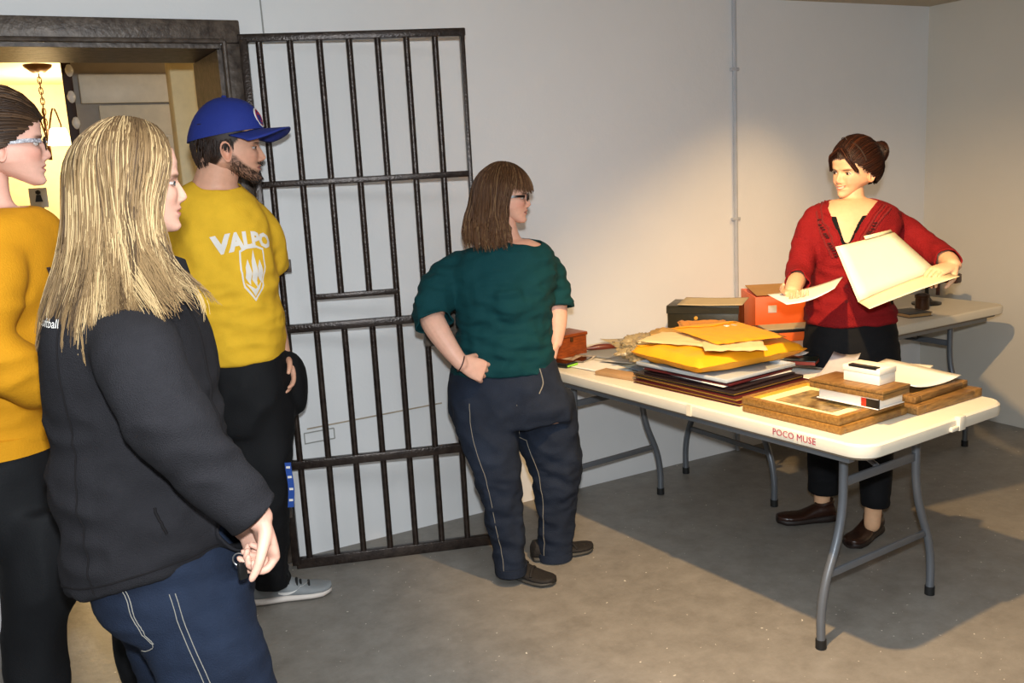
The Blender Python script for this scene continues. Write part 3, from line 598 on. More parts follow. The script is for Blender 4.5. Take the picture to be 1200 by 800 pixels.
def cut_mesh(V, F, f):
    val = f(V); keep = (val[F] <= 0).any(1); F = F[keep]; used = np.unique(F)
    bd = used[val[used] > 0]
    for _ in range(4):
        P = V[bd]; v0 = f(P); g = np.stack([(f(P+np.eye(3)[k]*1e-4)-v0)/1e-4 for k in range(3)], 1); gg = (g*g).sum(1); gg[gg < 1e-6] = 1
        st = -g*(v0/gg)[:, None]; ln = np.linalg.norm(st, axis=1); st *= np.minimum(1, .02/np.maximum(ln, 1e-9))[:, None]; V[bd] = P+st
    E = np.sort(np.concatenate([F[:, [0, 1]], F[:, [1, 2]], F[:, [2, 3]], F[:, [3, 0]]]), axis=1); E = E[E[:, 0] != E[:, 1]]; E, cnt = np.unique(E, axis=0, return_counts=True); B = E[cnt == 1]
    if len(B):       # even out the new edge
        msk = np.zeros(len(V), bool); msk[bd] = True; msk |= False; n = len(V)
        for _ in range(6):
            dg = np.bincount(B.ravel(), minlength=n).astype(float); S_ = np.stack([np.bincount(B[:, 0], V[B[:, 1], k], n)+np.bincount(B[:, 1], V[B[:, 0], k], n) for k in range(3)], 1)
            ok = msk & (dg > 1); V[ok] = .5*V[ok]+.5*S_[ok]/dg[ok][:, None]
    mp = -np.ones(len(V), int); mp[used] = np.arange(len(used)); return V[used], mp[F]
def folds(V, F, lst, seed=0.):
    N = vnormals(V, F); D = np.zeros(len(V))
    for fx, fy, fz, amp, ridge, z0, z1 in lst:
        n = perlin((V+.02*np.stack([perlin(V*9+seed), perlin(V*9+seed+31), perlin(V*9+seed+77)], 1))*np.array((fx, fy, fz))+seed); seed += 17.3
        if ridge: n = .35-np.abs(n)*1.7
        wgt = np.clip((V[:, 2]-z0)/.06, 0, 1)*np.clip((z1-V[:, 2])/.06, 0, 1); D += amp*n*wgt
    return V+N*D[:, None]
def cloth(name, mbs, m, parent, voxel=.009, it=5, fl=(), cut=None, seed=0., solid=.004, label=None):
    V, F = remesh(mbs, voxel, it); V = folds(V, F, fl, seed); V = smooth_np(V, F, 1)
    if cut is not None:
        for c in (cut if isinstance(cut, list) else [cut]): V, F = cut_mesh(V, F, c)
    bv = BVHTree.FromPolygons([Vector(v) for v in V], [tuple(dict.fromkeys(map(int, f))) for f in F])
    o = mesh_obj(name, V, F, m, parent, solid=solid if cut is not None else 0.)
    if label: o['label'] = label
    return o, bv
def stitch(name, pts, bv, r, m, parent, n=30, off=.001, closest=True, flat=True):
    P = []
    for p in bez(pts, n):
        h = bv.find_nearest(p); P.append(h[0]+h[1]*off if h[0] is not None else p)
    return wp(name, MB().tube(P, r, 6), m, parent)
def decal(name, mb, org, ux, uy, bv, m, parent, off=.0022, cuts=0):
    """flat outline (x,y) laid on a cloth surface; org, ux, uy give its plane, found along the plane's normal"""
    ux = Vector(ux).normalized(); uy = Vector(uy).normalized(); nn = ux.cross(uy).normalized(); org = Vector(org)
    me = bpy.data.meshes.new('t'); me.from_pydata([(v[0], v[1], 0) for v in mb.v], [], mb.f); bm = bmesh.new(); bm.from_mesh(me); bpy.data.meshes.remove(me)
    bmesh.ops.triangulate(bm, faces=bm.faces[:])
    for _ in range(cuts):
        e = [x for x in bm.edges if x.calc_length() > .012]
        if e: bmesh.ops.subdivide_edges(bm, edges=e, cuts=1); bmesh.ops.triangulate(bm, faces=bm.faces[:])
    bad = []
    for v in bm.verts:
        p = org+ux*v.co.x+uy*v.co.y; h = bv.ray_cast(p+nn*.25, -nn)
        if h[0] is None: bad.append(v); continue
        v.co = h[0]+nn*off
    bmesh.ops.delete(bm, geom=bad, context='VERTS'); bm.verts.index_update()
    b = MB(); b.add([v.co for v in bm.verts], [[v.index for v in f.verts] for f in bm.faces]); bm.free()
    return wp(name, b, m, parent)
# ---------------------------------------------------------------- head
def lerp(xs, ys, x): return np.interp(x, xs, ys)
_k = np.array([-2, 4, 10, 20, 32, 44, 58, 70, 84, 100, 112, 122, 150, 175, 195, 208, 217, 222.5, 225])/1000
_f = np.array([58, 66, 71, 76, 79.5, 81.5, 83.5, 85, 86, 87, 87.5, 89, 92, 86, 72, 55, 36, 18, 2])/1000
_b = np.array([30, 36, 40, 44, 48, 52, 60, 67, 77, 87, 92, 95, 99, 94, 80, 62, 42, 22, 2])/1000
_w = np.array([20, 30, 37, 45, 51, 56, 61, 64.5, 67.5, 69, 70, 71, 75, 73, 63, 49, 33, 17, 2])/1000
_pz = np.linspace(-.002, .225, 228)
def _sm(y):
    y = np.interp(_pz, _k, y); q = np.pad(y, 5, mode='reflect', reflect_type='odd'); return np.convolve(np.convolve(q, np.ones(5)/5, 'same'), np.ones(5)/5, 'same')[5:-5]
_yf, _yb, _hw = _sm(_f), _sm(_b), _sm(_w)
SKIN = np.array(S('e0b49a'))
def head_mesh(sc=1., skin=SKIN, lips=S('b5665c'), hair=S('3a2415'), brow=S('4a3020'), scalp=None, beard=None, smile=0., nose=1., chin=0., jaw=1., blush=.25):
    """head in its own frame: chin level z=0, crown z=.225, +Y to the front, ear axis at y=0"""
    nc, nr = 120, 96
    s = np.linspace(-1, 1, nc, endpoint=False); th = math.pi*np.sign(s)*np.abs(s)**1.45
    zz = np.concatenate([np.linspace(-.002, .125, 70), np.linspace(.125, .225, 27)[1:]])
    nr = len(zz); TH, Z = np.meshgrid(th, zz)
    yf, yb, hw = lerp(_pz, _yf, Z), lerp(_pz, _yb, Z), lerp(_pz, _hw, Z)
    hw = hw*np.where(Z < .07, 1-(1-jaw)*(1-Z/.07), 1)
    k = 1/((np.abs(np.cos(TH))**2.35+np.abs(np.sin(TH))**2.35)**(1/2.35))
    X = hw*np.sin(TH)*k; Y = np.where(np.cos(TH) > 0, yf, yb)*np.cos(TH)*k
    fr = np.clip(np.cos(TH), 0, 1)
    G = lambda x0, z0, sx, sz: np.exp(-((np.abs(X)-x0)/sx)**2-((Z-z0)/sz)**2)*(fr > 0)
    G1 = lambda x0, z0, sx, sz: np.exp(-((X-x0)/sx)**2-((Z-z0)/sz)**2)*(fr > 0)
    nh = np.interp(Z, [.0615, .066, .071, .077, .084, .098, .110, .117], [0, .006, .016, .0205, .0185, .0105, .0035, 0])*nose
    ns = np.interp(Z, [.062, .072, .082, .11], [.0125, .0115, .009, .0068])
    Y = Y + nh*np.exp(-(np.abs(X)/ns)**2.2)*(fr > .3) + .0055*nose*G(.0125, .0715, .0055, .006)
    Y = Y - .0095*G(.031, .108, .0145, .0095) - .003*G(.017, .106, .006, .008) + .0040*G(.026, .1235, .022, .007) + .004*G(.040, .083, .016, .014)
    Y = Y - .0040*G(0, .0497, .019, .0020) + .0060*G(0, .0440, .019, .0062) + .0078*G(0, .0565, .020, .0075) + (.0105+chin)*G(0, .0165, .021, .0125) + .003*G(0, .030, .03, .02)
    if smile: Y = Y + .005*smile*G(.040, .066, .012, .012) - .003*smile*G(.029, .054, .004, .008)
    lift = np.clip((.080-Y)/.085, 0, 1)*np.clip(1-Z/.065, 0, 1)*.043
    Zl = Z+lift
    C = np.tile(skin, (nr, nc, 1)).astype(float)
    def tint(wgt, col): C[:] = C*(1-wgt[..., None])+np.array(col)*wgt[..., None]
    tint(np.clip(blush*G(.040, .080, .022, .018), 0, 1), S('cf7f6c')); tint(np.clip(.35*G(0, .076, .012, .008), 0, 1), S('c9806a'))
    zl = Z - smile*.010*(np.abs(X)/.026)**2
    wid = .0235+.004*smile
    wl = np.clip((wid-np.abs(X))/.003, 0, 1)*(fr > .5)
    up = np.clip((.0585-zl-.006*(np.abs(X)/wid)**2)/.0015, 0, 1)*np.clip((zl-.0495)/.001, 0, 1); lo = np.clip((zl-.0405-.007*(np.abs(X)/wid)**2)/.0015, 0, 1)*np.clip((.0500-zl)/.001, 0, 1)
    tint(wl*np.clip(up+lo, 0, 1)*.85, lips); tint(wl*np.exp(-((zl-.0497)/.0010)**2)*.6, S('7a4038'))
    if smile > .5:
        tint(np.clip((.019-np.abs(X))/.002, 0, 1)*(fr > .5)*np.exp(-((zl-.0500)/.0030)**4), S('eadfd2'))
    tint(np.clip(1.3*np.exp(-((np.abs(X)-.031)/.0165)**4-((Z-.1205-.06*(np.abs(X)-.02)+6*(np.abs(X)-.034)**2)/.0034)**2)*(fr > .2), 0, 1)*.8, brow)
    tint(np.clip(.5*np.exp(-((np.abs(X)-.0085)/.003)**2-((Z-.0672)/.002)**2), 0, 1)*(fr > .5), S('5c2f26'))
    Pn = np.stack([X, Y, Zl], -1).reshape(-1, 3)
    if beard is not None:
        n = perlin(Pn*260).reshape(nr, nc); n2 = perlin(Pn*60).reshape(nr, nc)
        edge = np.interp(Y, [.0, .02, .045, .065, .09], [.105, .088, .064, .050, .046])+.006*n2
        wb = np.clip((edge-Z)/.010, 0, 1)*np.clip((Y+.012)/.02, 0, 1)
        wm = np.exp(-((np.abs(X)-.012)/.018)**2-((Z-.0625)/.005)**2)*(fr > .5)
        wb = np.clip(np.maximum(wb, wm*1.3), 0, 1)*np.clip(.82+.8*n, 0, 1)*(1-.9*wl*np.clip(up+lo, 0, 1))
        tint(np.clip(wb*.9, 0, 1), beard)
    if scalp is not None:
        wsc = scalp(X, Y, Zl); tint(np.clip(wsc, 0, 1), hair)
    V = Pn*sc; i = np.arange(nr-1)[:, None]; j = np.arange(nc)[None, :]; jn = (j+1) % nc
    F = np.stack([i*nc+j, i*nc+jn, (i+1)*nc+jn, (i+1)*nc+j], -1).reshape(-1, 4)
    Cc = C.reshape(-1, 3)
    nb = len(V); V = np.vstack([V, [[0, .02*sc, .03*sc], [0, 0, .2252*sc]]]); Cc = np.vstack([Cc, Cc[:1], Cc[nb-1:nb]])
    jj = np.arange(nc); F = np.vstack([F, np.stack([jj*0+nb, (jj+1) % nc, jj, jj], 1), np.stack([jj*0+nb+1, (nr-1)*nc+jj, (nr-1)*nc+(jj+1) % nc, (nr-1)*nc+(jj+1) % nc], 1)])
    return V, F, Cc
def ear_mesh(side, sc=1., skin=SKIN):
    b = MB(); n = 14; R_ = []
    def out(t): a = 2*math.pi*t; return Vector((0, -.004+.0155*math.cos(a)*(1+.15*math.sin(a))-.004*math.sin(a), .095+.030*math.sin(a)+.002*math.cos(a)))
    c = Vector((0, -.003, .096))
    for k, h, s_ in ((1.0, .004, 0), (1.03, .013, 0), (1.0, .0185, 0), (.86, .0185, 0), (.72, .0115, 0), (.4, .008, 0), (.05, .0085, 0)):
        R_.append([Vector((side*(.066+h+.10*max(0, -(out(j/n).y-c.y))), c.y+(out(j/n).y-c.y)*k, c.z+(out(j/n).z-c.z)*k)) for j in range(n)])
    b.rings(R_); V = np.array(b.v)*sc; F = np.array([(list(f)+[f[-1]]*2)[:4] for f in b.f if len(f) <= 4]); C = np.tile(np.array(skin)*np.array((1.0, .88, .85)), (len(V), 1))
    return V, F, C
def pose(o, yaw, pitch=0., roll=0.):
    """head frame at o, +Y turned to world angle yaw"""
    return Matrix.Translation(Vector(o)) @ Matrix.Rotation(yaw-math.pi/2, 4, 'Z') @ Matrix.Rotation(pitch, 4, 'X') @ Matrix.Rotation(roll, 4, 'Y')
def xfm(V, m):
    A = np.array(m); return V @ A[:3, :3].T + A[:3, 3]
def eyes(parent, mt, sc, iris='4a3524', lid=None, open_=1.):
    mw_ = M('eye_white', S('cfc5bd'), .25); mi = M('iris_'+iris, S(iris), .15); ml = M('lashes', S('1e1410'), .6)
    for s in (-1, 1):
        c = Vector((s*.0315, .0692, .1065))*sc; b = blob(c, (.0128*sc, .0115*sc, .0085*open_*sc)); b.xf(mt); e = wp('eye', b, mw_, parent)
        d = Vector((0, 1, 0)); b = MB(); b.tube([c+d*.0095*sc, c+d*.0122*sc], [.0056*sc, .0045*sc], 12); b.xf(mt); wp('iris', b, mi, e)
        b = MB(); b.tube([c+Vector((x*sc, (.0125-abs(x)*abs(x)*28)*sc, (.0066*open_-x*x*26)*sc)) for x in np.linspace(-.0125, .0125, 9)], .0012*sc, 5); b.xf(mt); wp('eyelashes', b, ml, e)
def hand(wr, d, n, s, curl=(.35, .4, .45, .5), thumb=(.5, .2), sc=1., spread=.06):
    """wrist point, finger direction d, palm normal n (out of the palm), s to the thumb side"""
    wr = Vector(wr); d = Vector(d).normalized(); n = Vector(n); n = (n-d*n.dot(d)).normalized(); s = d.cross(n) if d.cross(n).dot(Vector(s)) > 0 else n.cross(d)
    out = []
    def P(a, b_, c): return wr+d*a*sc+s*b_*sc+n*c*sc
    rs = []
    for a, w_, t in ((-.02, .026, .020), (.0, .027, .019), (.02, .034, .019), (.045, .041, .018), (.07, .043, .016), (.088, .041, .013), (.094, .036, .009)):
        rs.append([wr+d*a*sc+s*(math.copysign(abs(math.cos(2*math.pi*i/16))**.8, math.cos(2*math.pi*i/16))*w_+.002)*sc+n*(math.sin(2*math.pi*i/16)*t)*sc for i in range(16)])
    out.append(MB().rings(rs))
    for k, (o_, ln) in enumerate(((.031, .074), (.0105, .082), (-.0105, .076), (-.031, .060))):
        p = P(.082, o_, -.001); dirv = (d+s*(o_/.031)*spread).normalized(); pts = [P(.06, o_*.9, 0), p]; ang = 0
        for f in (.45, .31, .24):
            ang += curl[k]*(1.0 if f == .45 else 1.15); v = dirv*math.cos(ang)+n*math.sin(ang); p = p+v*ln*f*sc; pts.append(p)
        out.append(limb(pts, [.0095*sc, .0095*sc, .0088*sc, .008*sc, .0068*sc], 10, 3))
    t0, t1 = thumb; b0 = P(.022, .028, .004); v = (d*.75+s*(.55+.5*t0)+n*(.25+t1)).normalized(); p1 = b0+v*.042*sc; v2 = (d*1.0+s*(.15+.35*t0)+n*(.2+1.2*t1)).normalized(); p2 = p1+v2*.032*sc; v3 = (d*1.0-s*.05+n*(.2+1.5*t1)).normalized(); p3 = p2+v3*.024*sc
    out.append(limb([P(.005, .018, 0), b0, p1, p2, p3], [.015*sc, .0155*sc, .0115*sc, .0098*sc, .0075*sc], 10, 3))
    return out
def shoe(parent, name, heel, yaw, L, W, H, m_up, m_sole, sole=.025, toe_h=.05, lace=None, opening=.0, label=None, collar=None, heel_lift=0.):
    """shoe pointing along yaw from its heel point on the floor"""
    mt = Matrix.Translation(Vector(heel)) @ Matrix.Rotation(yaw-math.pi/2, 4, 'Z')
    st = [(0, .55, .78, 0), (.04, .74, .98, 0), (.14, .82, 1.0, 0), (.28, .80, .97, 0), (.42, .80, .78, 0), (.58, .93, .55, 0), (.74, 1.0, .42, 0), (.88, .90, .36, 0), (.96, .66, .29, 0), (1.0, .36, .20, 0)]
    def sect(y, wk, z0, z1, n=20):
        out = []
        for i in range(n):
            a = 2*math.pi*i/n; ca, sa = math.cos(a), math.sin(a)
            out.append((math.copysign(abs(ca)**.75, ca)*W/2*wk*(1 if sa < 0 else (1-.30*sa*(z1-z0)/H)), y*L, (z0+z1)/2+math.copysign(abs(sa)**.7, sa)*(z1-z0)/2))
        return out
    b = MB().rings([sect(y, wk, sole*.55+heel_lift*max(0, 1-y*2.2), max(hk*H, sole+.012)) for y, wk, hk, _ in st]).xf(mt); o = wp(name, b, m_up, parent)
    if label: o['label'] = label
    q = MB().rings([sect(y, wk*1.05, .001+ (.012 if y > .95 else 0)*.6, sole+heel_lift*max(0, 1-y*2.2)) for y, wk, hk, _ in st]).xf(mt); wp('sole', q, m_sole, o)
    if lace:
        for i in range(5):
            y = .40+.075*i; z = np.interp(y, [.28, .42, .58, .74], [.97, .78, .55, .42])*H+.004
            q = MB().tube(bez([(mt @ Vector((x*W*.32, y*L+.004*(-1)**i, z-abs(x)**2*.018))) for x in (-1, -.5, 0, .5, 1)], 8), 0.0048, 6); wp('lace', q, lace, o)
        q = MB(); z = .9*H
        for sx in (-1, 1): q.tube([mt @ p for p in bez([Vector((0, .40*L, z)), Vector((sx*.02, .43*L, z+.018)), Vector((sx*.045, .47*L, z+.006)), Vector((sx*.03, .45*L, z-.012)), Vector((0, .41*L, z))], 14)], .0042, 6)
        wp('lace_bow', q, lace, o)
    if collar:
        b = MB(); b.tube([mt @ Vector((math.cos(a)*W*.33, .17*L+math.sin(a)*L*.14, H*(.99-.10*math.sin(a)))) for a in np.linspace(0, 2*math.pi, 20, endpoint=False)], .008, 8, closed=True); wp('collar', b, collar, o)
    return o
# ---------------------------------------------------------------- hair
EC = np.array((0, -.003, .118)); ER = np.array((.079, .101, .112))
def strands(name, paths, cols, m, parent, mt, r0=.0022, r1=.0007, sides=4, sc=1.):
    nv = 0; V = []; F = []; C = []; up = np.array((.3, .2, 1.)); ring = 2*np.pi*np.arange(sides)/sides
    for P, c in zip(paths, cols):
        P = np.asarray(P)*sc; k = len(P); T = np.gradient(P, axis=0); T /= np.maximum(np.linalg.norm(T, axis=1), 1e-9)[:, None]
        a = np.cross(T, up); a /= np.maximum(np.linalg.norm(a, axis=1), 1e-6)[:, None]; bb = np.cross(T, a); rr = np.linspace(r0, r1, k)[:, None, None]*sc
        q = P[:, None, :]+rr*(a[:, None, :]*np.cos(ring)[None, :, None]+bb[:, None, :]*np.sin(ring)[None, :, None]); V.append(q.reshape(-1, 3))
        i = np.arange(k-1)[:, None]*sides; j = np.arange(sides)[None, :]; jn = (j+1) % sides
        F.append((np.stack([i+j, i+jn, i+sides+jn, i+sides+j], -1).reshape(-1, 4))+nv); nv += k*sides
        c = np.asarray(c); C.append(np.repeat(c if c.ndim == 2 else np.tile(c, (k, 1)), sides, axis=0))
    V = xfm(np.vstack(V), mt); return mesh_obj(name, V, np.vstack(F), m, parent, np.vstack(C))
def slerp(a, b, t):
    d = np.clip(a @ b, -1, 1); w_ = math.acos(d)
    if w_ < 1e-4: return np.tile(a, (len(t), 1))
    return (np.sin((1-t)*w_)[:, None]*a+np.sin(t*w_)[:, None]*b)/math.sin(w_)
def unit(v): v = np.asarray(v, float); return v/np.linalg.norm(v)
def on_scalp(dirs, off):
    k = 1/np.sqrt(((dirs/ER)**2).sum(1)); return EC+dirs*(k+off)[:, None] if not np.isscalar(off) else EC+dirs*(k+off)[:, None]
def hang_hair(n, part, phi_rng, ztip, flare, colf, rnd, wave=.004, off=(.004, .020), n1=7, n2=11, zeq=.105, inward=0., sweep=None, clump=.4):
    """long loose hair: each lock runs from the part over the scalp to the level of the ears, then hangs to its tip"""
    paths, cols = [], []; ncl = max(12, n//14); CL = [(rnd.uniform(*phi_rng), 1 if rnd.random() < .5 else -1, rnd.uniform(0, 6.3), rnd.uniform(4, 10), rnd.normal()*.016, rnd.random(), rnd.uniform(*off)) for _ in range(ncl)]
    for _ in range(n):
        cph, side, ph0, wf, dz, ck, oc = CL[rnd.integers(ncl)]; dph = rnd.normal()*5.; ph = float(np.clip(cph+dph, phi_rng[0], 180)); o = rnd.uniform(*off)
        yp = np.interp(ph, [40, 75, 110, 180], [part[1], part[1]*.75, part[0]*.3, part[0]])+rnd.normal()*.008
        root = unit((part[2]+side*rnd.uniform(.0, .008), yp, .112))
        a = math.radians(ph); eq = unit((side*math.sin(a)*ER[0], math.cos(a)*ER[1], zeq-EC[2]))
        t = np.linspace(0, 1, n1); d = slerp(root, eq, t); P1 = on_scalp(d, o*(.45+.55*np.sin(t*np.pi/2)))
        zt = ztip(side, ph)+dz+rnd.normal()*.010; e = P1[-1]; u = np.linspace(0, 1, n2+1)[1:]; z = e[2]+(zt-e[2])*u
        pc = ph+(cph-ph)*clump*u; aa = np.radians(pc); r_ = math.hypot(e[0]/ER[0], (e[1]-EC[1])/ER[1])+(oc-o)/.09*clump*u; ex = side*np.sin(aa)*ER[0]*r_; ey = EC[1]+np.cos(aa)*ER[1]*r_
        hx = side*np.sin(aa); hy = np.cos(aa); fl = flare(side, ph, z); wv = wave*np.sin(ph0+.25*rnd.normal()+u*wf)*u
        X = ex+hx*(fl+wv)-hy*side*wv*1.2; Y = ey+hy*(fl+wv)+hx*side*wv*1.2
        if sweep is not None: Y = Y+sweep(ph, z)
        if inward: X = X-np.sign(X)*inward*u**3
        P = np.vstack([P1, np.stack([X, Y, z], 1)])
        for _k in range(3): P[1:-1] = P[1:-1]*.5+.25*(P[:-2]+P[2:])
        paths.append(P); cols.append(colf(rnd, np.linspace(0, 1, n1+n2), ck, side))
    return paths, cols
def glasses(parent, mt, sc, m, temple_m=None, w_=.0225, h_=.0155, lens=None, z=.106):
    b = MB()
    for s in (-1, 1):
        b.tube([mt @ (Vector((s*.033+w_*math.copysign(abs(math.cos(a))**.7, math.cos(a)), .0955-.16*abs(s*.033+w_*math.cos(a))**1.6, z+h_*math.copysign(abs(math.sin(a))**.7, math.sin(a))))*sc) for a in np.linspace(0, 2*math.pi, 22, endpoint=False)], .0022*sc, 6, closed=True)
    b.tube([mt @ (Vector((x, .0985-40*x*x*.1, z+.004))*sc) for x in (-.011, -.005, 0, .005, .011)], .0022*sc, 6)
    g_ = wp('glasses', b, m, parent)
    for s in (-1, 1):
        q = MB(); P = [Vector((s*.056, .086, z+.005)), Vector((s*.0735, .062, z+.006)), Vector((s*.0785, .03, z+.004)), Vector((s*.0800, .0, z+.001)), Vector((s*.078, -.016, z-.012))]
        rs = []
        for p_ in bez(P, 16): rs.append([mt @ ((p_+Vector((dx, 0, dz)))*sc) for dx, dz in ((-.0012, -.0045), (.0012, -.0045), (.0012, .0045), (-.0012, .0045))])
        q.rings(rs); wp('temple', q, temple_m or m, g_)
        if lens:
            q = MB(); q.tube([mt @ (Vector((s*.033, .0905, z))*sc), mt @ (Vector((s*.033, .0915, z))*sc)], 1, 4); q = MB()
            q.rings([[mt @ (Vector((s*.033+w_*.95*math.cos(a), .0945-.16*abs(s*.033+w_*math.cos(a))**1.6-dy, z+h_*.95*math.sin(a)))*sc) for a in np.linspace(0, 2*math.pi, 18, endpoint=False)] for dy in (0, .001)]); wp('lens', q, lens, g_)
    return g_
def make_body(name, label, base, trunks, arms, head, neck, voxel=.0065, skin=SKIN):
    """the whole figure's skin as one mesh: trunk and legs, arms with hands, neck and head"""
    V1, F1 = remesh(trunks+[neck], voxel, 4); Vs, Fs, Cs = [V1], [F1], [np.tile(skin, (len(V1), 1))]; n = len(V1)
    for a in arms:
        V2, F2 = remesh(a, .0034, 2); Vs.append(V2); Fs.append(F2+n); n += len(V2)
        c = np.tile(skin, (len(V2), 1)); nz = perlin(V2*35)[:, None]; Cs.append(c*(1+.06*nz*np.array((0, 1, 1))))
    for V2, F2, C2 in head: Vs.append(V2); Fs.append(F2+n); n += len(V2); Cs.append(C2)
    V = np.vstack(Vs)-np.array(base); o = mesh_obj(name, V, np.vstack(Fs), M('skin', (1, 1, 1), .5, var=.06, scale=60, bump=.06, bscale=300, attr='Col', sss=.06, spec=.35), None, np.vstack(Cs))
    o.location = base; tag(o, label, 'person'); return o
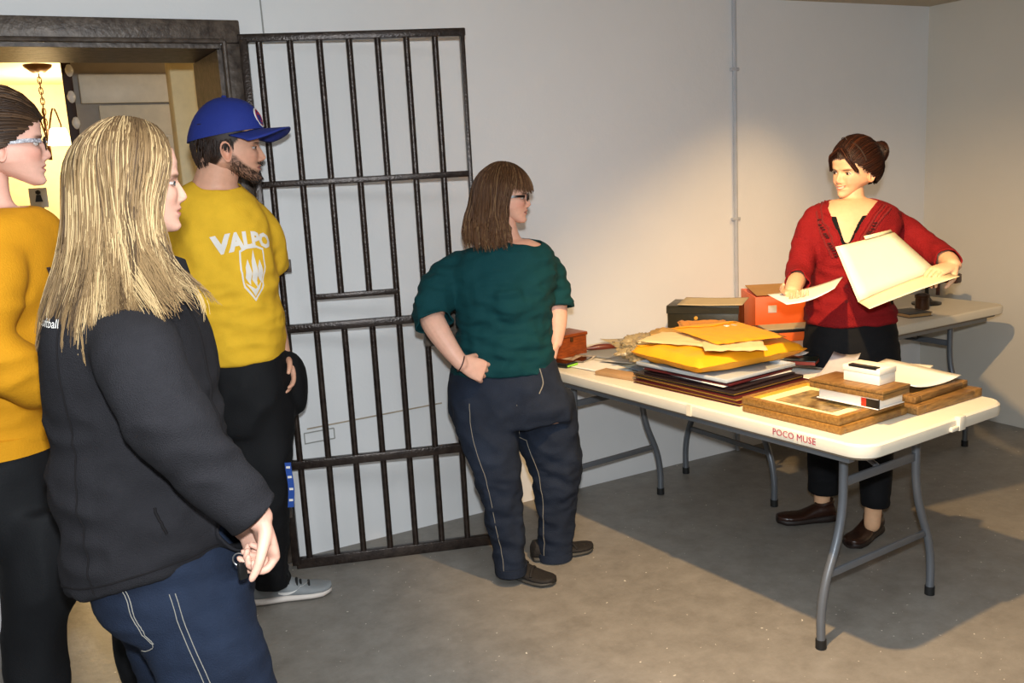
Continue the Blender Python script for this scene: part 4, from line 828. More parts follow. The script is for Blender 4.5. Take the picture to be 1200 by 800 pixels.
# measured sections and joints of the figures, in metres (x, y, z, half-width, half-depth, tilt)
PEOPLE = {'blonde': {'armL': [[0.2548, 2.1694, 1.325], [0.2817, 2.2458, 1.2369], [0.3242, 2.2796, 1.073], [0.364, 2.1559, 0.9512], [0.3779, 1.9893, 0.8971], [0.3777, 1.8757, 0.8956]],
            'armR': [[0.221, 2.0285, 1.3345], [0.2122, 1.9424, 1.2988], [0.2162, 1.8266, 1.2584], [0.2423, 1.7897, 1.1722], [0.2814, 1.7686, 1.0944], [0.3298, 1.7538, 1.0233], [0.3736, 1.7416, 0.9644]],
            'crown': [0.2647, 2.0617, 1.7145],
            'handL': [[0.3719, 1.8561, 0.9179], [0.3813, 1.7829, 0.8897]],
            'handR': [[0.376, 1.7403, 0.9591], [0.393, 1.7538, 0.8827]],
            'heelL': [0.1736, 2.2359, -0.0],
            'heelR': [0.2052, 1.9802, 0.0],
            'hips': [[0.2393, 2.0754, 0.9026, 0.1696, 0.18, 0.0], [0.2496, 2.0699, 0.824, 0.1718, 0.19, 0.0], [0.2559, 2.0665, 0.7445, 0.16, 0.195, 0.0], [0.2644, 2.0619, 0.6838, 0.144, 0.18, 0.0]],
            'legL': [[0.2576, 2.1565, 0.7305, 0.1615, 0.1, 0.0], [0.2607, 2.1662, 0.6213, 0.1392, 0.095, 0.0], [0.2683, 2.1734, 0.5089, 0.1213, 0.09, 0.0], [0.2764, 2.169, 0.3992, 0.1104, 0.08, 0.0],
                     [0.2998, 2.1678, 0.48, 0.0951, 0.07, 0.0], [0.2808, 2.178, 0.3, 0.0833, 0.065, 0.0], [0.2571, 2.1908, 0.1, 0.0682, 0.055, 0.0]],
            'legR': [[0.2486, 1.9909, 0.7944, 0.154, 0.1, 0.0], [0.2611, 1.9614, 0.7065, 0.1322, 0.095, 0.0], [0.2844, 1.9375, 0.613, 0.1184, 0.09, 0.0], [0.3, 1.9177, 0.5193, 0.1134, 0.085, 0.0],
                     [0.3233, 1.9051, 0.48, 0.1048, 0.07, 0.0], [0.3135, 1.9217, 0.3, 0.0868, 0.065, 0.0], [0.2931, 1.9327, 0.1, 0.0677, 0.055, 0.0]],
            'neck': [[0.2429, 2.0735, 1.4011], [0.2477, 2.0709, 1.4709], [0.2509, 2.0692, 1.5398]],
            'torso': [[0.2484, 2.0706, 1.4359, 0.0628, 0.065, 0.0], [0.2418, 2.0741, 1.4188, 0.0926, 0.1, 0.0], [0.231, 2.0799, 1.3912, 0.1192, 0.14, 0.0], [0.2212, 2.0852, 1.3457, 0.139, 0.18, 0.0],
                      [0.2181, 2.0869, 1.2778, 0.1559, 0.21, 0.0], [0.2203, 2.0857, 1.1866, 0.1661, 0.2, 0.0], [0.221, 2.0853, 1.0939, 0.173, 0.19, 0.0], [0.2233, 2.0841, 0.9995, 0.18, 0.195, 0.0],
                      [0.2254, 2.083, 0.9228, 0.1821, 0.205, 0.0], [0.2283, 2.0814, 0.8606, 0.1813, 0.21, 0.1], [0.2277, 2.0817, 0.8097, 0.1729, 0.21, 0.24]]},
 'left': {'armL': [[0.0454, 2.7824, 1.4301], [0.045, 2.8962, 1.3303], [0.0369, 2.9233, 1.1858], [0.0948, 2.8239, 1.0969], [0.1649, 2.7179, 1.0458]],
          'armR': [[0.0149, 2.5489, 1.4468], [-0.0128, 2.4843, 1.4041], [-0.048, 2.4465, 1.3233], [-0.0536, 2.4381, 1.2583], [-0.0085, 2.4365, 1.2103], [0.0457, 2.4868, 1.1504], [0.0917, 2.5756, 1.0923]],
          'crown': [0.052, 2.6425, 1.8286],
          'heelL': [0.1548, 2.7915, 0.0],
          'heelR': [-0.1611, 2.6439, 0.0],
          'hips': [[-0.0222, 2.6825, 1.0055, 0.1373, 0.165, 0.0], [-0.0223, 2.6826, 0.903, 0.1406, 0.18, 0.0], [-0.0206, 2.6817, 0.7988, 0.1373, 0.185, 0.0], [-0.0138, 2.678, 0.7162, 0.1225, 0.17, 0.0]],
          'legL': [[-0.0073, 2.7768, 0.7672, 0.1219, 0.1, 0.0], [0.1127, 2.7461, 0.6129, 0.0941, 0.095, 0.0], [0.2141, 2.7141, 0.4582, 0.0814, 0.085, 0.0], [0.2225, 2.7323, 0.3177, 0.0731, 0.075, 0.0],
                   [0.2257, 2.7532, 0.1731, 0.0657, 0.07, 0.0], [0.2483, 2.741, 0.3, 0.0676, 0.065, 0.0], [0.2221, 2.7552, 0.09, 0.0598, 0.06, 0.0]],
          'legR': [[0.0063, 2.5876, 0.8209, 0.1031, 0.1, 0.0], [0.0081, 2.5639, 0.703, 0.0957, 0.095, 0.0], [-0.0022, 2.5581, 0.6044, 0.0906, 0.09, 0.0], [-0.0385, 2.5777, 0.4783, 0.0774, 0.075, 0.0],
                   [-0.0496, 2.5837, 0.3479, 0.0737, 0.07, 0.0], [-0.0567, 2.5875, 0.3, 0.0773, 0.065, 0.0], [-0.0858, 2.6032, 0.09, 0.0628, 0.06, 0.0]],
          'neck': [[0.0189, 2.6603, 1.5196], [0.0242, 2.6575, 1.5856], [0.0339, 2.6522, 1.6568]],
          'torso': [[0.0425, 2.6476, 1.5576, 0.0751, 0.075, 0.0], [0.0333, 2.6526, 1.5374, 0.0993, 0.14, 0.0], [0.0264, 2.6563, 1.5066, 0.1195, 0.19, 0.0], [0.0184, 2.6606, 1.4609, 0.1346, 0.21, 0.0],
                    [0.0088, 2.6658, 1.3768, 0.1461, 0.21, 0.0], [-0.0058, 2.6737, 1.2266, 0.15, 0.19, 0.0], [-0.0178, 2.6802, 1.095, 0.1494, 0.18, 0.0], [-0.0275, 2.6854, 0.9945, 0.1462, 0.185, 0.0],
                    [-0.0324, 2.688, 0.9653, 0.1454, 0.19, 0.0]]},
 'man': {'armL': [[0.8302, 3.4156, 1.4464], [0.8587, 3.4457, 1.3821], [0.8801, 3.5023, 1.2962], [0.8849, 3.5679, 1.1753], [0.8882, 3.5434, 1.0796], [0.8869, 3.4759, 0.9908], [0.8877, 3.43, 0.9328]],
         'armR': [[0.6018, 3.448, 1.451], [0.5662, 3.4445, 1.395], [0.5381, 3.4369, 1.3093], [0.5219, 3.4343, 1.222], [0.5271, 3.4315, 1.1226], [0.5395, 3.4134, 1.0324], [0.5537, 3.4058, 0.9398]],
         'crown': [0.7589, 3.3632, 1.8341],
         'heelL': [0.5717, 3.7028, 0.0],
         'heelR': [0.6951, 3.4628, 0.0],
         'hips': [[0.7319, 3.4459, 0.9786, 0.1594, 0.13, 0.0], [0.7426, 3.4402, 0.873, 0.1713, 0.145, 0.0], [0.7446, 3.4391, 0.7764, 0.1659, 0.145, 0.0], [0.7427, 3.4401, 0.6954, 0.1477, 0.14, 0.0]],
         'lanyard': [[0.8254, 3.2705, 0.5653], [0.8443, 3.2603, 0.5641], [0.8209, 3.2729, 0.4169]],
         'legL': [[0.7428, 3.5764, 0.7657, 0.1441, 0.1, 0.0], [0.7154, 3.614, 0.5935, 0.115, 0.09, 0.0], [0.6638, 3.6645, 0.3126, 0.0837, 0.075, 0.0], [0.632, 3.7044, 0.0922, 0.0681, 0.07, 0.0]],
         'legR': [[0.7594, 3.4084, 0.7961, 0.1477, 0.11, 0.0], [0.7645, 3.3942, 0.6692, 0.1264, 0.1, 0.0], [0.7615, 3.3845, 0.5419, 0.1018, 0.09, 0.0], [0.7615, 3.3959, 0.373, 0.0793, 0.08, 0.0],
                  [0.7643, 3.4057, 0.2171, 0.0673, 0.075, 0.0], [0.7598, 3.4195, 0.0722, 0.0648, 0.075, 0.0]],
         'logo': [0.7724, 3.2423, 1.3864],
         'neck': [[0.6887, 3.4238, 1.5219], [0.7128, 3.3994, 1.6024], [0.7325, 3.3774, 1.6675]],
         'shield': [0.7875, 3.2341, 1.2723],
         'toeL': [0.8456, 3.7015, 0.0],
         'toeR': [0.9752, 3.389, 0.0],
         'torso': [[0.6988, 3.4183, 1.5975, 0.0591, 0.06, 0.0], [0.6939, 3.421, 1.5744, 0.0977, 0.085, 0.0], [0.6921, 3.422, 1.5423, 0.132, 0.11, 0.0], [0.6955, 3.4201, 1.4979, 0.1561, 0.13, 0.0],
                   [0.7015, 3.4169, 1.4383, 0.1731, 0.14, 0.0], [0.7102, 3.4236, 1.3294, 0.1761, 0.15, 0.0], [0.7139, 3.4329, 1.2067, 0.1779, 0.15, 0.0], [0.7225, 3.451, 1.0798, 0.1801, 0.15, 0.0],
                   [0.7241, 3.4502, 1.0106, 0.1777, 0.15, 0.0], [0.7238, 3.4503, 0.9506, 0.1659, 0.145, 0.0]]},
 'red': {'ankL': [[2.9981, 2.5294, 0.2134], [2.9911, 2.5332, 0.071]],
         'ankR': [[3.0041, 2.8103, 0.1895], [3.0019, 2.8115, 0.0339]],
         'armL': [[3.1335, 2.5813, 1.2942], [3.1882, 2.5518, 1.2436], [3.1975, 2.4786, 1.1922], [3.1754, 2.3996, 1.1654], [3.1221, 2.3148, 1.1529], [3.0654, 2.2544, 1.1434]],
         'armR': [[2.8653, 2.7261, 1.3241], [2.8266, 2.7243, 1.2667], [2.7761, 2.7061, 1.1781], [2.7168, 2.6699, 1.113], [2.6132, 2.5895, 1.0912], [2.553, 2.5424, 1.0765]],
         'crown': [2.9986, 2.6542, 1.6103],
         'folder': [[2.6694, 2.4455, 1.2376], [2.9733, 2.4405, 1.2653], [2.6974, 2.3622, 1.0399], [3.0661, 2.3222, 1.1195], [2.6028, 2.2314, 1.0408], [2.963, 2.1506, 1.1214]],
         'handL': [[3.0654, 2.2544, 1.1434], [2.9623, 2.2646, 1.128]],
         'handR': [[2.553, 2.5424, 1.0765], [2.5053, 2.4659, 1.0581]],
         'heelL': [3.0677, 2.5797, 0.0],
         'heelR': [3.0179, 2.7828, 0.0],
         'hips': [[2.9743, 2.6446, 0.9368, 0.166, 0.125, 0.0], [2.977, 2.6431, 0.8356, 0.1822, 0.14, 0.0], [2.9797, 2.6416, 0.7298, 0.1884, 0.145, 0.0], [2.9838, 2.6394, 0.6407, 0.1857, 0.13, 0.0]],
         'legL': [[3.0599, 2.5983, 0.7601, 0.0966, 0.11, 0.0], [3.0485, 2.5817, 0.6408, 0.0932, 0.1, 0.0], [3.02, 2.5517, 0.4737, 0.0775, 0.08, 0.0], [3.008, 2.5354, 0.3003, 0.0622, 0.065, 0.0],
                  [3.0006, 2.528, 0.1512, 0.0538, 0.06, 0.0]],
         'legR': [[2.911, 2.6901, 0.7677, 0.0951, 0.11, 0.0], [2.943, 2.7296, 0.631, 0.0917, 0.1, 0.0], [2.9877, 2.7737, 0.4301, 0.0831, 0.08, 0.0], [3.0073, 2.7972, 0.25, 0.0752, 0.065, 0.0],
                  [3.0111, 2.8065, 0.1231, 0.0666, 0.06, 0.0]],
         'neck': [[3.0021, 2.6523, 1.3224], [2.9866, 2.6607, 1.3802], [2.9799, 2.6643, 1.4471]],
         'paper': [[2.4799, 2.5933, 1.0705], [2.758, 2.4885, 1.1163], [2.5588, 2.3461, 1.1062], [2.3967, 2.4109, 1.0613]],
         'toeL': [2.8802, 2.53, 0.0],
         'toeR': [2.8198, 2.8811, 0.0],
         'torso': [[2.985, 2.6615, 1.387, 0.0791, 0.06, 0.0], [2.9897, 2.6589, 1.3633, 0.1347, 0.1, 0.0], [2.9936, 2.6512, 1.3297, 0.1668, 0.12, 0.0], [2.9902, 2.6473, 1.2764, 0.1737, 0.135, 0.0],
                   [2.9772, 2.643, 1.2035, 0.1604, 0.145, 0.0], [2.9766, 2.6433, 1.1222, 0.1492, 0.135, 0.0], [2.9748, 2.6443, 1.0265, 0.1567, 0.125, 0.0], [2.9732, 2.6452, 0.9021, 0.1748, 0.135, 0.0]]},
 'teal': {'armL': [[1.8158, 3.1108, 1.2181], [1.8501, 3.115, 1.1751], [1.878, 3.1227, 1.1052], [1.8843, 3.1193, 1.0446], [1.874, 3.1022, 0.9739], [1.8581, 3.088, 0.9107]],
          'armR': [[1.5395, 3.2259, 1.2245], [1.4804, 3.2351, 1.1846], [1.422, 3.2098, 1.1224], [1.3877, 3.1829, 1.0589], [1.3852, 3.1387, 1.0168], [1.4055, 3.0823, 0.9488], [1.4319, 3.0453, 0.8937]],
          'crown': [1.6964, 3.1412, 1.5895],
          'handL': [[1.8578, 3.0881, 0.9039], [1.8432, 3.096, 0.8305]],
          'handR': [[1.4319, 3.0453, 0.8937], [1.5232, 3.0188, 0.8459]],
          'heelL': [1.787, 3.1771, 0.0],
          'heelR': [1.6058, 3.1368, 0.0],
          'hips': [[1.6592, 3.1499, 0.8628, 0.1965, 0.15, 0.0], [1.6609, 3.149, 0.7786, 0.2171, 0.165, 0.0], [1.6743, 3.1418, 0.6929, 0.2378, 0.17, 0.0], [1.6795, 3.139, 0.6173, 0.2354, 0.15, 0.0]],
          'legL': [[1.7899, 3.1021, 0.7084, 0.1261, 0.125, 0.0], [1.8077, 3.1152, 0.6063, 0.1274, 0.12, 0.0], [1.8262, 3.1166, 0.4977, 0.1217, 0.11, 0.0], [1.8491, 3.1156, 0.38, 0.1006, 0.095, 0.0],
                   [1.8526, 3.1251, 0.258, 0.0842, 0.085, 0.0], [1.8504, 3.1376, 0.1454, 0.0745, 0.0775, 0.0], [1.8456, 3.1516, 0.0088, 0.0699, 0.075, 0.0]],
          'legR': [[1.5708, 3.1522, 0.7354, 0.1239, 0.125, 0.0], [1.5599, 3.1354, 0.6465, 0.1205, 0.12, 0.0], [1.5635, 3.1107, 0.5331, 0.1059, 0.1075, 0.0], [1.5729, 3.0829, 0.4192, 0.088, 0.095, 0.0],
                   [1.582, 3.078, 0.281, 0.0706, 0.0825, 0.0], [1.5941, 3.0714, 0.1406, 0.0628, 0.075, 0.0], [1.5981, 3.0692, 0.0415, 0.0598, 0.075, 0.0]],
          'neck': [[1.716, 3.142, 1.2517], [1.7037, 3.1372, 1.3334], [1.7011, 3.1386, 1.3973]],
          'toeL': [2.0292, 3.0751, 0.0],
          'toeR': [1.6802, 2.9704, 0.0],
          'torso': [[1.7141, 3.1316, 1.3136, 0.0738, 0.065, 0.0], [1.7049, 3.1366, 1.2981, 0.1188, 0.1, 0.0], [1.6911, 3.1441, 1.2765, 0.1688, 0.12, 0.0], [1.6778, 3.1513, 1.2354, 0.1981, 0.135, 0.0],
                    [1.672, 3.1487, 1.1648, 0.1986, 0.15, 0.0], [1.6718, 3.1431, 1.0936, 0.1861, 0.165, 0.0], [1.6679, 3.1452, 1.0118, 0.1739, 0.16, 0.0], [1.661, 3.1489, 0.9294, 0.1811, 0.16, 0.0],
                    [1.6558, 3.1517, 0.8227, 0.1985, 0.165, 0.0]]}}
# ================================================================ people
def ang2(a): return Vector((math.cos(R(a)), math.sin(R(a)), 0))
def head_at(crown, yaw, pitch=0., roll=0., sc=1.):
    q = pose((0, 0, 0), R(yaw), R(pitch), R(roll)); o = Vector(crown)-(q.to_3x3() @ Vector((0, 0, .225*sc))); return pose(o, R(yaw), R(pitch), R(roll))
def hairline(X, Y, Z): return np.clip((Z-np.interp(Y, [-.09, -.05, -.03, 0, .03, .055, .075, .09], [.03, .045, .06, .098, .125, .158, .172, .176]))/.006, 0, 1)
def cuff(p, q, rad=.082, ln=.13):
    p = np.array(p); d = np.array(q)-p; d = d/np.linalg.norm(d)
    def f(V):
        w_ = V-p; a = w_ @ d; return np.minimum(np.minimum(a, ln-a), rad-np.linalg.norm(w_-a[:, None]*d, axis=1))
    return f
def cyl(c, r, F, zmin, lean=0.):
    c = np.array(c); F = np.array(F); Sd = np.array((F[1], -F[0], 0))
    def f(V):
        q = V-c; return np.minimum((1-np.sqrt(((q @ Sd)/r[0])**2+((q @ F)/r[1])**2))*min(r), (V[:, 2]-zmin)+lean*(q @ F))
    return f
def nk_(p, yaw, rad):
    f = ang2(yaw); return limb([Vector(p[0]), Vector(p[1])-f*.012, Vector(p[2])-f*.016], rad)
def ellip(c, r, F=None):
    c = np.array(c); F = np.array(F if F is not None else (0, 1, 0)); Sd = np.array((F[1], -F[0], 0))
    def f(V):
        q = V-c; return (1-np.sqrt(((q @ Sd)/r[0])**2+((q @ F)/r[1])**2+(q[:, 2]/r[2])**2))*min(r)
    return f
def lower(p, dz): return [p[0], p[1], p[2]+dz]
def feet_core(rs): r = rs[-1]; return limb([(r[0], r[1], r[2]+.06), (r[0], r[1], max(.075, r[2]-.05))], [.034, .026])
m_hair = M('hair_strands', (1, 1, 1), .48, var=.08, scale=40, attr='Col', spec=.28)
CLOTH = lambda key, hexc, rough=.85, var=.1, bs=240, bump=.25: M(key, S(hexc), rough, var=var, scale=18, bump=bump, bscale=bs, spec=.2)

# ---------------------------------------------------------------- woman in the green top
d = PEOPLE['teal']; Fv = ang2(-72); Sv = Vector((Fv.y, -Fv.x, 0))       # Sv: her right
skin = np.array(S('dcaa93')); hc = np.array(S('3d2819'))
mt = head_at(d['crown'], -33, -2, 0, .98); sc = .98
hd = head_mesh(sc, skin, hair=hc, scalp=hairline, nose=.95, blush=.5, brow=S('5a4230'), jaw=.92)
chest = Vector(d['torso'][5][:3])
aR = [Vector(p) for p in d['armR']]; aL = [Vector(p) for p in d['armL']]
hR = (Vector(d['handR'][1])-Vector(d['handR'][0])).normalized(); hL = (Vector(d['handL'][1])-Vector(d['handL'][0])).normalized()
arms = [[limb(aR, [.055, .056, .052, .047, .045, .036, .028])] + hand(aR[-1], hR, DH*.9-Vector((0, 0, .3)), Vector((0, 0, 1))+RH*.3, (.75, .82, .9, .95), (.1, .6), .98, .16),
        [limb(aL, [.055, .054, .050, .046, .040, .028])] + hand(aL[-1], hL, -RH, -DH, (.7, .75, .8, .8), (.2, .3), .9)]
base = ((d['heelR'][0]+d['heelL'][0])/2, (d['heelR'][1]+d['heelL'][1])/2, 0)
legs = [trunk(d['legR'], -.02), trunk(d['legL'], -.02), trunk(d['hips'], -.02)]
who = make_body('person', 'woman in teal green top and jeans standing in front of the cell gate', base, [trunk(d['torso'], -.010)]+legs+[feet_core(d['legR']), feet_core(d['legL'])], arms,
    [(xfm(hd[0], mt), hd[1], hd[2])]+[(xfm(e[0], mt), e[1], e[2]) for e in (ear_mesh(1, sc, skin), ear_mesh(-1, sc, skin))], nk_(d['neck'], -33, [.062, .050, .048]), skin=skin)
eyes(who, mt, sc, '4a3a28')
m_teal = CLOTH('teal_jersey', '083a3e')
sl = lambda a, k: [a[0]+(a[0]-a[1])*.2]+a[:k]
sh, bv = cloth('shirt', [trunk(d['torso'], .004), limb(aR[:4]+[aR[3].lerp(aR[4], .9)], [.062, .074, .074, .070, .068]), limb(aL[:4]+[aL[3].lerp(aL[4], .5)], [.062, .068, .068, .064, .062]),
    blob(chest+Fv*.085+Sv*.075, (.085, .075, .085), R(-72)), blob(chest+Fv*.085-Sv*.075, (.085, .075, .085), R(-72)), blob(Vector(d['torso'][7][:3])+Fv*.06, (.15, .13, .11), R(18))], m_teal, who, .008, 6,
    [(7, 7, 22, .022, 1, .8, 1.25), (14, 14, 34, .012, 0, .8, 1.4), (30, 30, 14, .005, 0, .8, 1.4)],
    [cyl(Vector(d['neck'][0])+Fv*.035+RH*.008, (.080, .085), Fv, d['neck'][0][2]-.08), cuff(aR[3].lerp(aR[4], .55), aR[4]), cuff(aL[3].lerp(aL[4], .1), aL[4])], 2.0, .005)
m_jean = M('dark_denim', S('232b3a'), .85, var=.3, scale=7, bump=.3, bscale=320, spec=.2, color2=S('181e2a'))
m_thread = M('denim_thread', S('8a8478'), .8)
pn, bp = cloth('jeans', [trunk(d['hips'], .002), trunk(d['legR'], .0, 2.2), trunk(d['legL'], .0, 2.2)], m_jean, who, .008, 5, [(9, 9, 9, .014, 1, .05, .82), (12, 12, 22, .012, 1, .05, .5), (18, 18, 24, .007, 0, 0, .9)], None, 5.)
L_, R_ = d['legL'], d['legR']
stitch('inseam', [Vector(r[:3])-RH*r[3]*.75-DH*r[4]*.9 for r in L_], bp, .0014, m_thread, pn); stitch('side_seam', [Vector(r[:3])-RH*r[3]*.45-DH*r[4] for r in R_], bp, .0012, m_thread, pn)
h0 = Vector(d['hips'][0][:3]); stitch('fly_seam', [h0+Fv*.18+Vector((0, 0, -.02)), h0+Fv*.2+Vector((0, 0, -.07)), h0+Fv*.19+Sv*.02+Vector((0, 0, -.11))], bp, .002, m_thread, pn, 12)
for rr in (R_, L_): q = rr[-1]; wp('hem_cuff', MB().rings([sring((q[0], q[1], q[2]+dz), q[3], q[4], 0, 2.2, off=.004) for dz in (-.002, .03)]), m_jean, pn)
m_blks = M('black_suede', S('17120f'), .8, bump=.3, bscale=120); m_sol = M('dark_grey_sole', S('3a3834'), .7)
for hk, yw in (('heelR', -64), ('heelL', -12)):
    s1 = shoe(who, 'shoe', Vector(d[hk])-ang2(yw)*.03, R(yw), .262, .098, .085, m_blks, m_sol, .024); mts = Matrix.Translation(Vector(d[hk])-ang2(yw)*.03) @ Matrix.Rotation(R(yw-90), 4, 'Z')
    for k in range(3): wp('strap', MB().tube(bez([mts @ Vector((x*.05, .095+.035*k+.02*x, .082-.014*k-x*x*.028)) for x in (-.85, -.4, 0, .4, .85)], 8), .006, 6), m_blks, s1)
def hcol(a, b, c_):
    A, B, C_ = [np.array(S(q)) for q in (a, b, c_)]
    def f(rnd, t, ph, side):
        k = rnd.random(); m = A*(1-k)+B*k
        if rnd.random() < .15: m = C_
        return np.clip(np.outer(.75+.35*t, m), 0, 1)
    return f
rnd = np.random.default_rng(11)
tz = lambda s, ph: np.interp(ph, [70, 80, 90, 110, 180], [-.030, -.050, -.060, -.055, -.045])
tf = lambda s, ph, z: np.interp(z, [-.1, -.03, .04, .105], [.022, .030, .022, 0])
cf = hcol('4a2f1d', '6b4a30', '8a6a48')
p1_, c1_ = hang_hair(1900, (-.03, .05, 0), (74, 180), tz, tf, cf, rnd, .012, (.006, .026), inward=.006, sweep=lambda ph, z: -.014*np.clip((100-ph)/30, 0, 1)*np.clip((.1-z)/.05, 0, 1))
def bangs(n, cf, phmax, z0, rnd, o=(.006, .02), root=(.0, .035, .11)):
    P, C_ = [], []
    for _ in range(n):
        ph = rnd.uniform(-phmax, phmax); a = math.radians(ph); r0 = unit((rnd.normal()*.01, root[1]+rnd.normal()*.01, root[2])); eq = unit((math.sin(a)*.079, math.cos(a)*.101, z0+rnd.normal()*.006-EC[2])); t = np.linspace(0, 1, 10)
        P.append(on_scalp(slerp(r0, eq, t), rnd.uniform(*o)*(.5+.5*t))); C_.append(cf(rnd, t, ph, 1))
    return P, C_
p2_, c2_ = bangs(420, cf, 66, .132, rnd)
strands('hair', p1_+p2_, c1_+c2_, m_hair, who, mt, .0022, .0008, 3, sc)
m_dframe = M('dark_frame', S('1d1512'), .3); m_lens = M('tinted_lens', S('4a3a3a'), .08, alpha=.75, spec=.6)
glasses(who, mt, sc, m_dframe, None, .023, .013, m_lens)
c = aR[-1]; q = hR; u_ = q.orthogonal().normalized(); v_ = q.cross(u_); wp('bracelet', MB().tube([c-q*.004+(u_*math.cos(a)+v_*math.sin(a))*.031 for a in np.linspace(0, 6.2832, 20, endpoint=False)], .0022, 6, closed=True), M('dark_cord', S('3a1a16'), .6), who)

# ---------------------------------------------------------------- woman in the red cardigan
d = PEOPLE['red']; Fv = ang2(212); Sv = Vector((Fv.y, -Fv.x, 0)); skin = np.array(S('e3b38c')); hc = np.array(S('2a150e')); sc = .98
mt = head_at(d['crown'], 181, -4, -3, sc); hd = head_mesh(sc, skin, hair=hc, scalp=hairline, smile=1., lips=S('b8604e'), brow=S('3a2214'), blush=.4, jaw=.86, nose=.95)
aR = [Vector(p) for p in d['armR']]; aL = [Vector(p) for p in d['armL']]; hR = (Vector(d['handR'][1])-Vector(d['handR'][0])).normalized(); hL = (Vector(d['handL'][1])-Vector(d['handL'][0])).normalized()
arms = [[limb(aR, [.044, .043, .040, .036, .032, .026])] + hand(aR[-1], hR, Vector((0, 0, 1)), -RH, (.35, .4, .45, .5), (.3, .5), .88),
        [limb(aL, [.044, .043, .040, .037, .032, .027])] + hand(aL[-1], hL, Vector((0, 0, -1))+DH*.2, -DH, (.45, .5, .5, .5), (.2, .3), .9)]
base = ((d['heelR'][0]+d['heelL'][0])/2, (d['heelR'][1]+d['heelL'][1])/2, 0)
who = make_body('person', 'smiling woman in red cardigan holding an open manila folder behind the table', base, [trunk(d['torso'], -.009), trunk(d['hips'], -.02), trunk(d['legR'], -.015), trunk(d['legL'], -.015), limb(d['ankR'], [.036, .033]), limb(d['ankL'], [.036, .033])], arms,
    [(xfm(hd[0], mt), hd[1], hd[2])]+[(xfm(e[0], mt), e[1], e[2]) for e in (ear_mesh(1, sc, skin), ear_mesh(-1, sc, skin))], nk_(d['neck'], 181, [.054, .045, .044]), skin=skin)
eyes(who, mt, sc, '3a2a1c', open_=.8)
chest = Vector(d['torso'][4][:3]); n0 = Vector(d['neck'][0])
def vneck(zb, zt, wt, y0):
    c_ = np.array(n0); F_ = np.array(Fv); S_ = np.array(Sv)
    def f(V):
        q = V-c_; return np.minimum(wt*(V[:, 2]-zb)/(zt-zb)-np.abs(q @ S_), (q @ F_)-y0)
    return f
def either(*fs): return lambda V: np.maximum.reduce([f(V) for f in fs])
zb = n0.z-.115
m_black = CLOTH('black_cotton', '101012', bump=.15)
cz, _ = cloth('camisole', [trunk(d['torso'][2:], -.003), blob(chest+Fv*.07+Sv*.062, (.066, .055, .066)), blob(chest+Fv*.07-Sv*.062, (.066, .055, .066))], m_black, who, .008, 4, [], [either(vneck(zb-.0, n0.z+.06, .066, -.05), ellip(n0+Vector((0, 0, .05)), (.07, .075, .06), Fv))], 1., .003)
m_redk = M('red_knit', S('84161a'), .85, var=.12, scale=20, bump=.5, bscale=170, spec=.2)
cg, bv = cloth('cardigan', [trunk(d['torso'], .006), limb(aR[:5], [.048, .055, .053, .050, .046]), limb(aL[:5]+[aL[4].lerp(aL[5], .3)], [.048, .056, .055, .052, .047, .045]), blob(chest+Fv*.075+Sv*.062, (.073, .06, .075)), blob(chest+Fv*.075-Sv*.062, (.073, .06, .075))], m_redk, who, .008, 5,
    [(7, 7, 20, .018, 1, .85, 1.18), (14, 14, 30, .010, 0, .8, 1.4)], [either(vneck(zb-.012, n0.z+.06, .090, -.05), ellip(n0+Vector((0, 0, .05)), (.082, .08, .06), Fv)), cuff(aR[3].lerp(aR[4], .6), aR[4]), cuff(aL[4].lerp(aL[5], .0), aL[5])], 3., .005)
m_redr = M('red_rib_knit', S('7a1416'), .85, bump=.6, bscale=260)
for s in (-1, 1):
    pts = [n0+Fv*.16+Sv*s*.002+Vector((0, 0, -.135)), n0+Fv*.14+Sv*s*.030+Vector((0, 0, -.07)), n0+Fv*.10+Sv*s*.062+Vector((0, 0, -.005)), n0+Fv*.03+Sv*s*.088+Vector((0, 0, .035))]
    for k in range(4): stitch('neck_ribbing', [p+Sv*s*(.012+.011*k)+Vector((0, 0, -.004*k)) for p in pts], bv, .0045, m_redr if k % 2 else m_redk, cg, 16, .0)
    P = bez([p+Sv*s*.030+Vector((0, 0, -.012)) for p in pts[:3]], 14)
    for i in range(1, 14):
        h = bv.find_nearest(P[i]); wp('knit_eyelet', MB().box(h[0]+h[1]*.004, (.013, .013, .004), rz=R(30*s), bev=.001), M('dark_eyelet', S('3d0a0c'), .9), cg)
for k in range(4):
    h = bv.find_nearest(n0+Fv*.17+Vector((0, 0, -.14-.06*k))); wp('button', blob(h[0], (.007, .007, .007)), m_redr, cg)
pn, bp = cloth('trousers', [trunk(d['hips'], .0), trunk(d['legR'], .0, 2.2), trunk(d['legL'], .0, 2.2)], M('black_trousers', S('121316'), .8, var=.1, bump=.2, bscale=250, spec=.2), who, .008, 5, [(8, 8, 20, .008, 1, .05, .9)], None, 5.)
m_clog = M('brown_leather', S('2f1a12'), .32, bump=.1); m_csole = M('dark_clog_sole', S('1e120d'), .6)
for hk, tk in (('heelR', 'toeR'), ('heelL', 'toeL')):
    v = Vector(d[tk])-Vector(d[hk]); yw = math.atan2(v.y, v.x); shoe(who, 'clog', Vector(d[hk])-v.normalized()*.02, yw, .25, .095, .088, m_clog, m_csole, .035, heel_lift=.01, collar=m_clog)
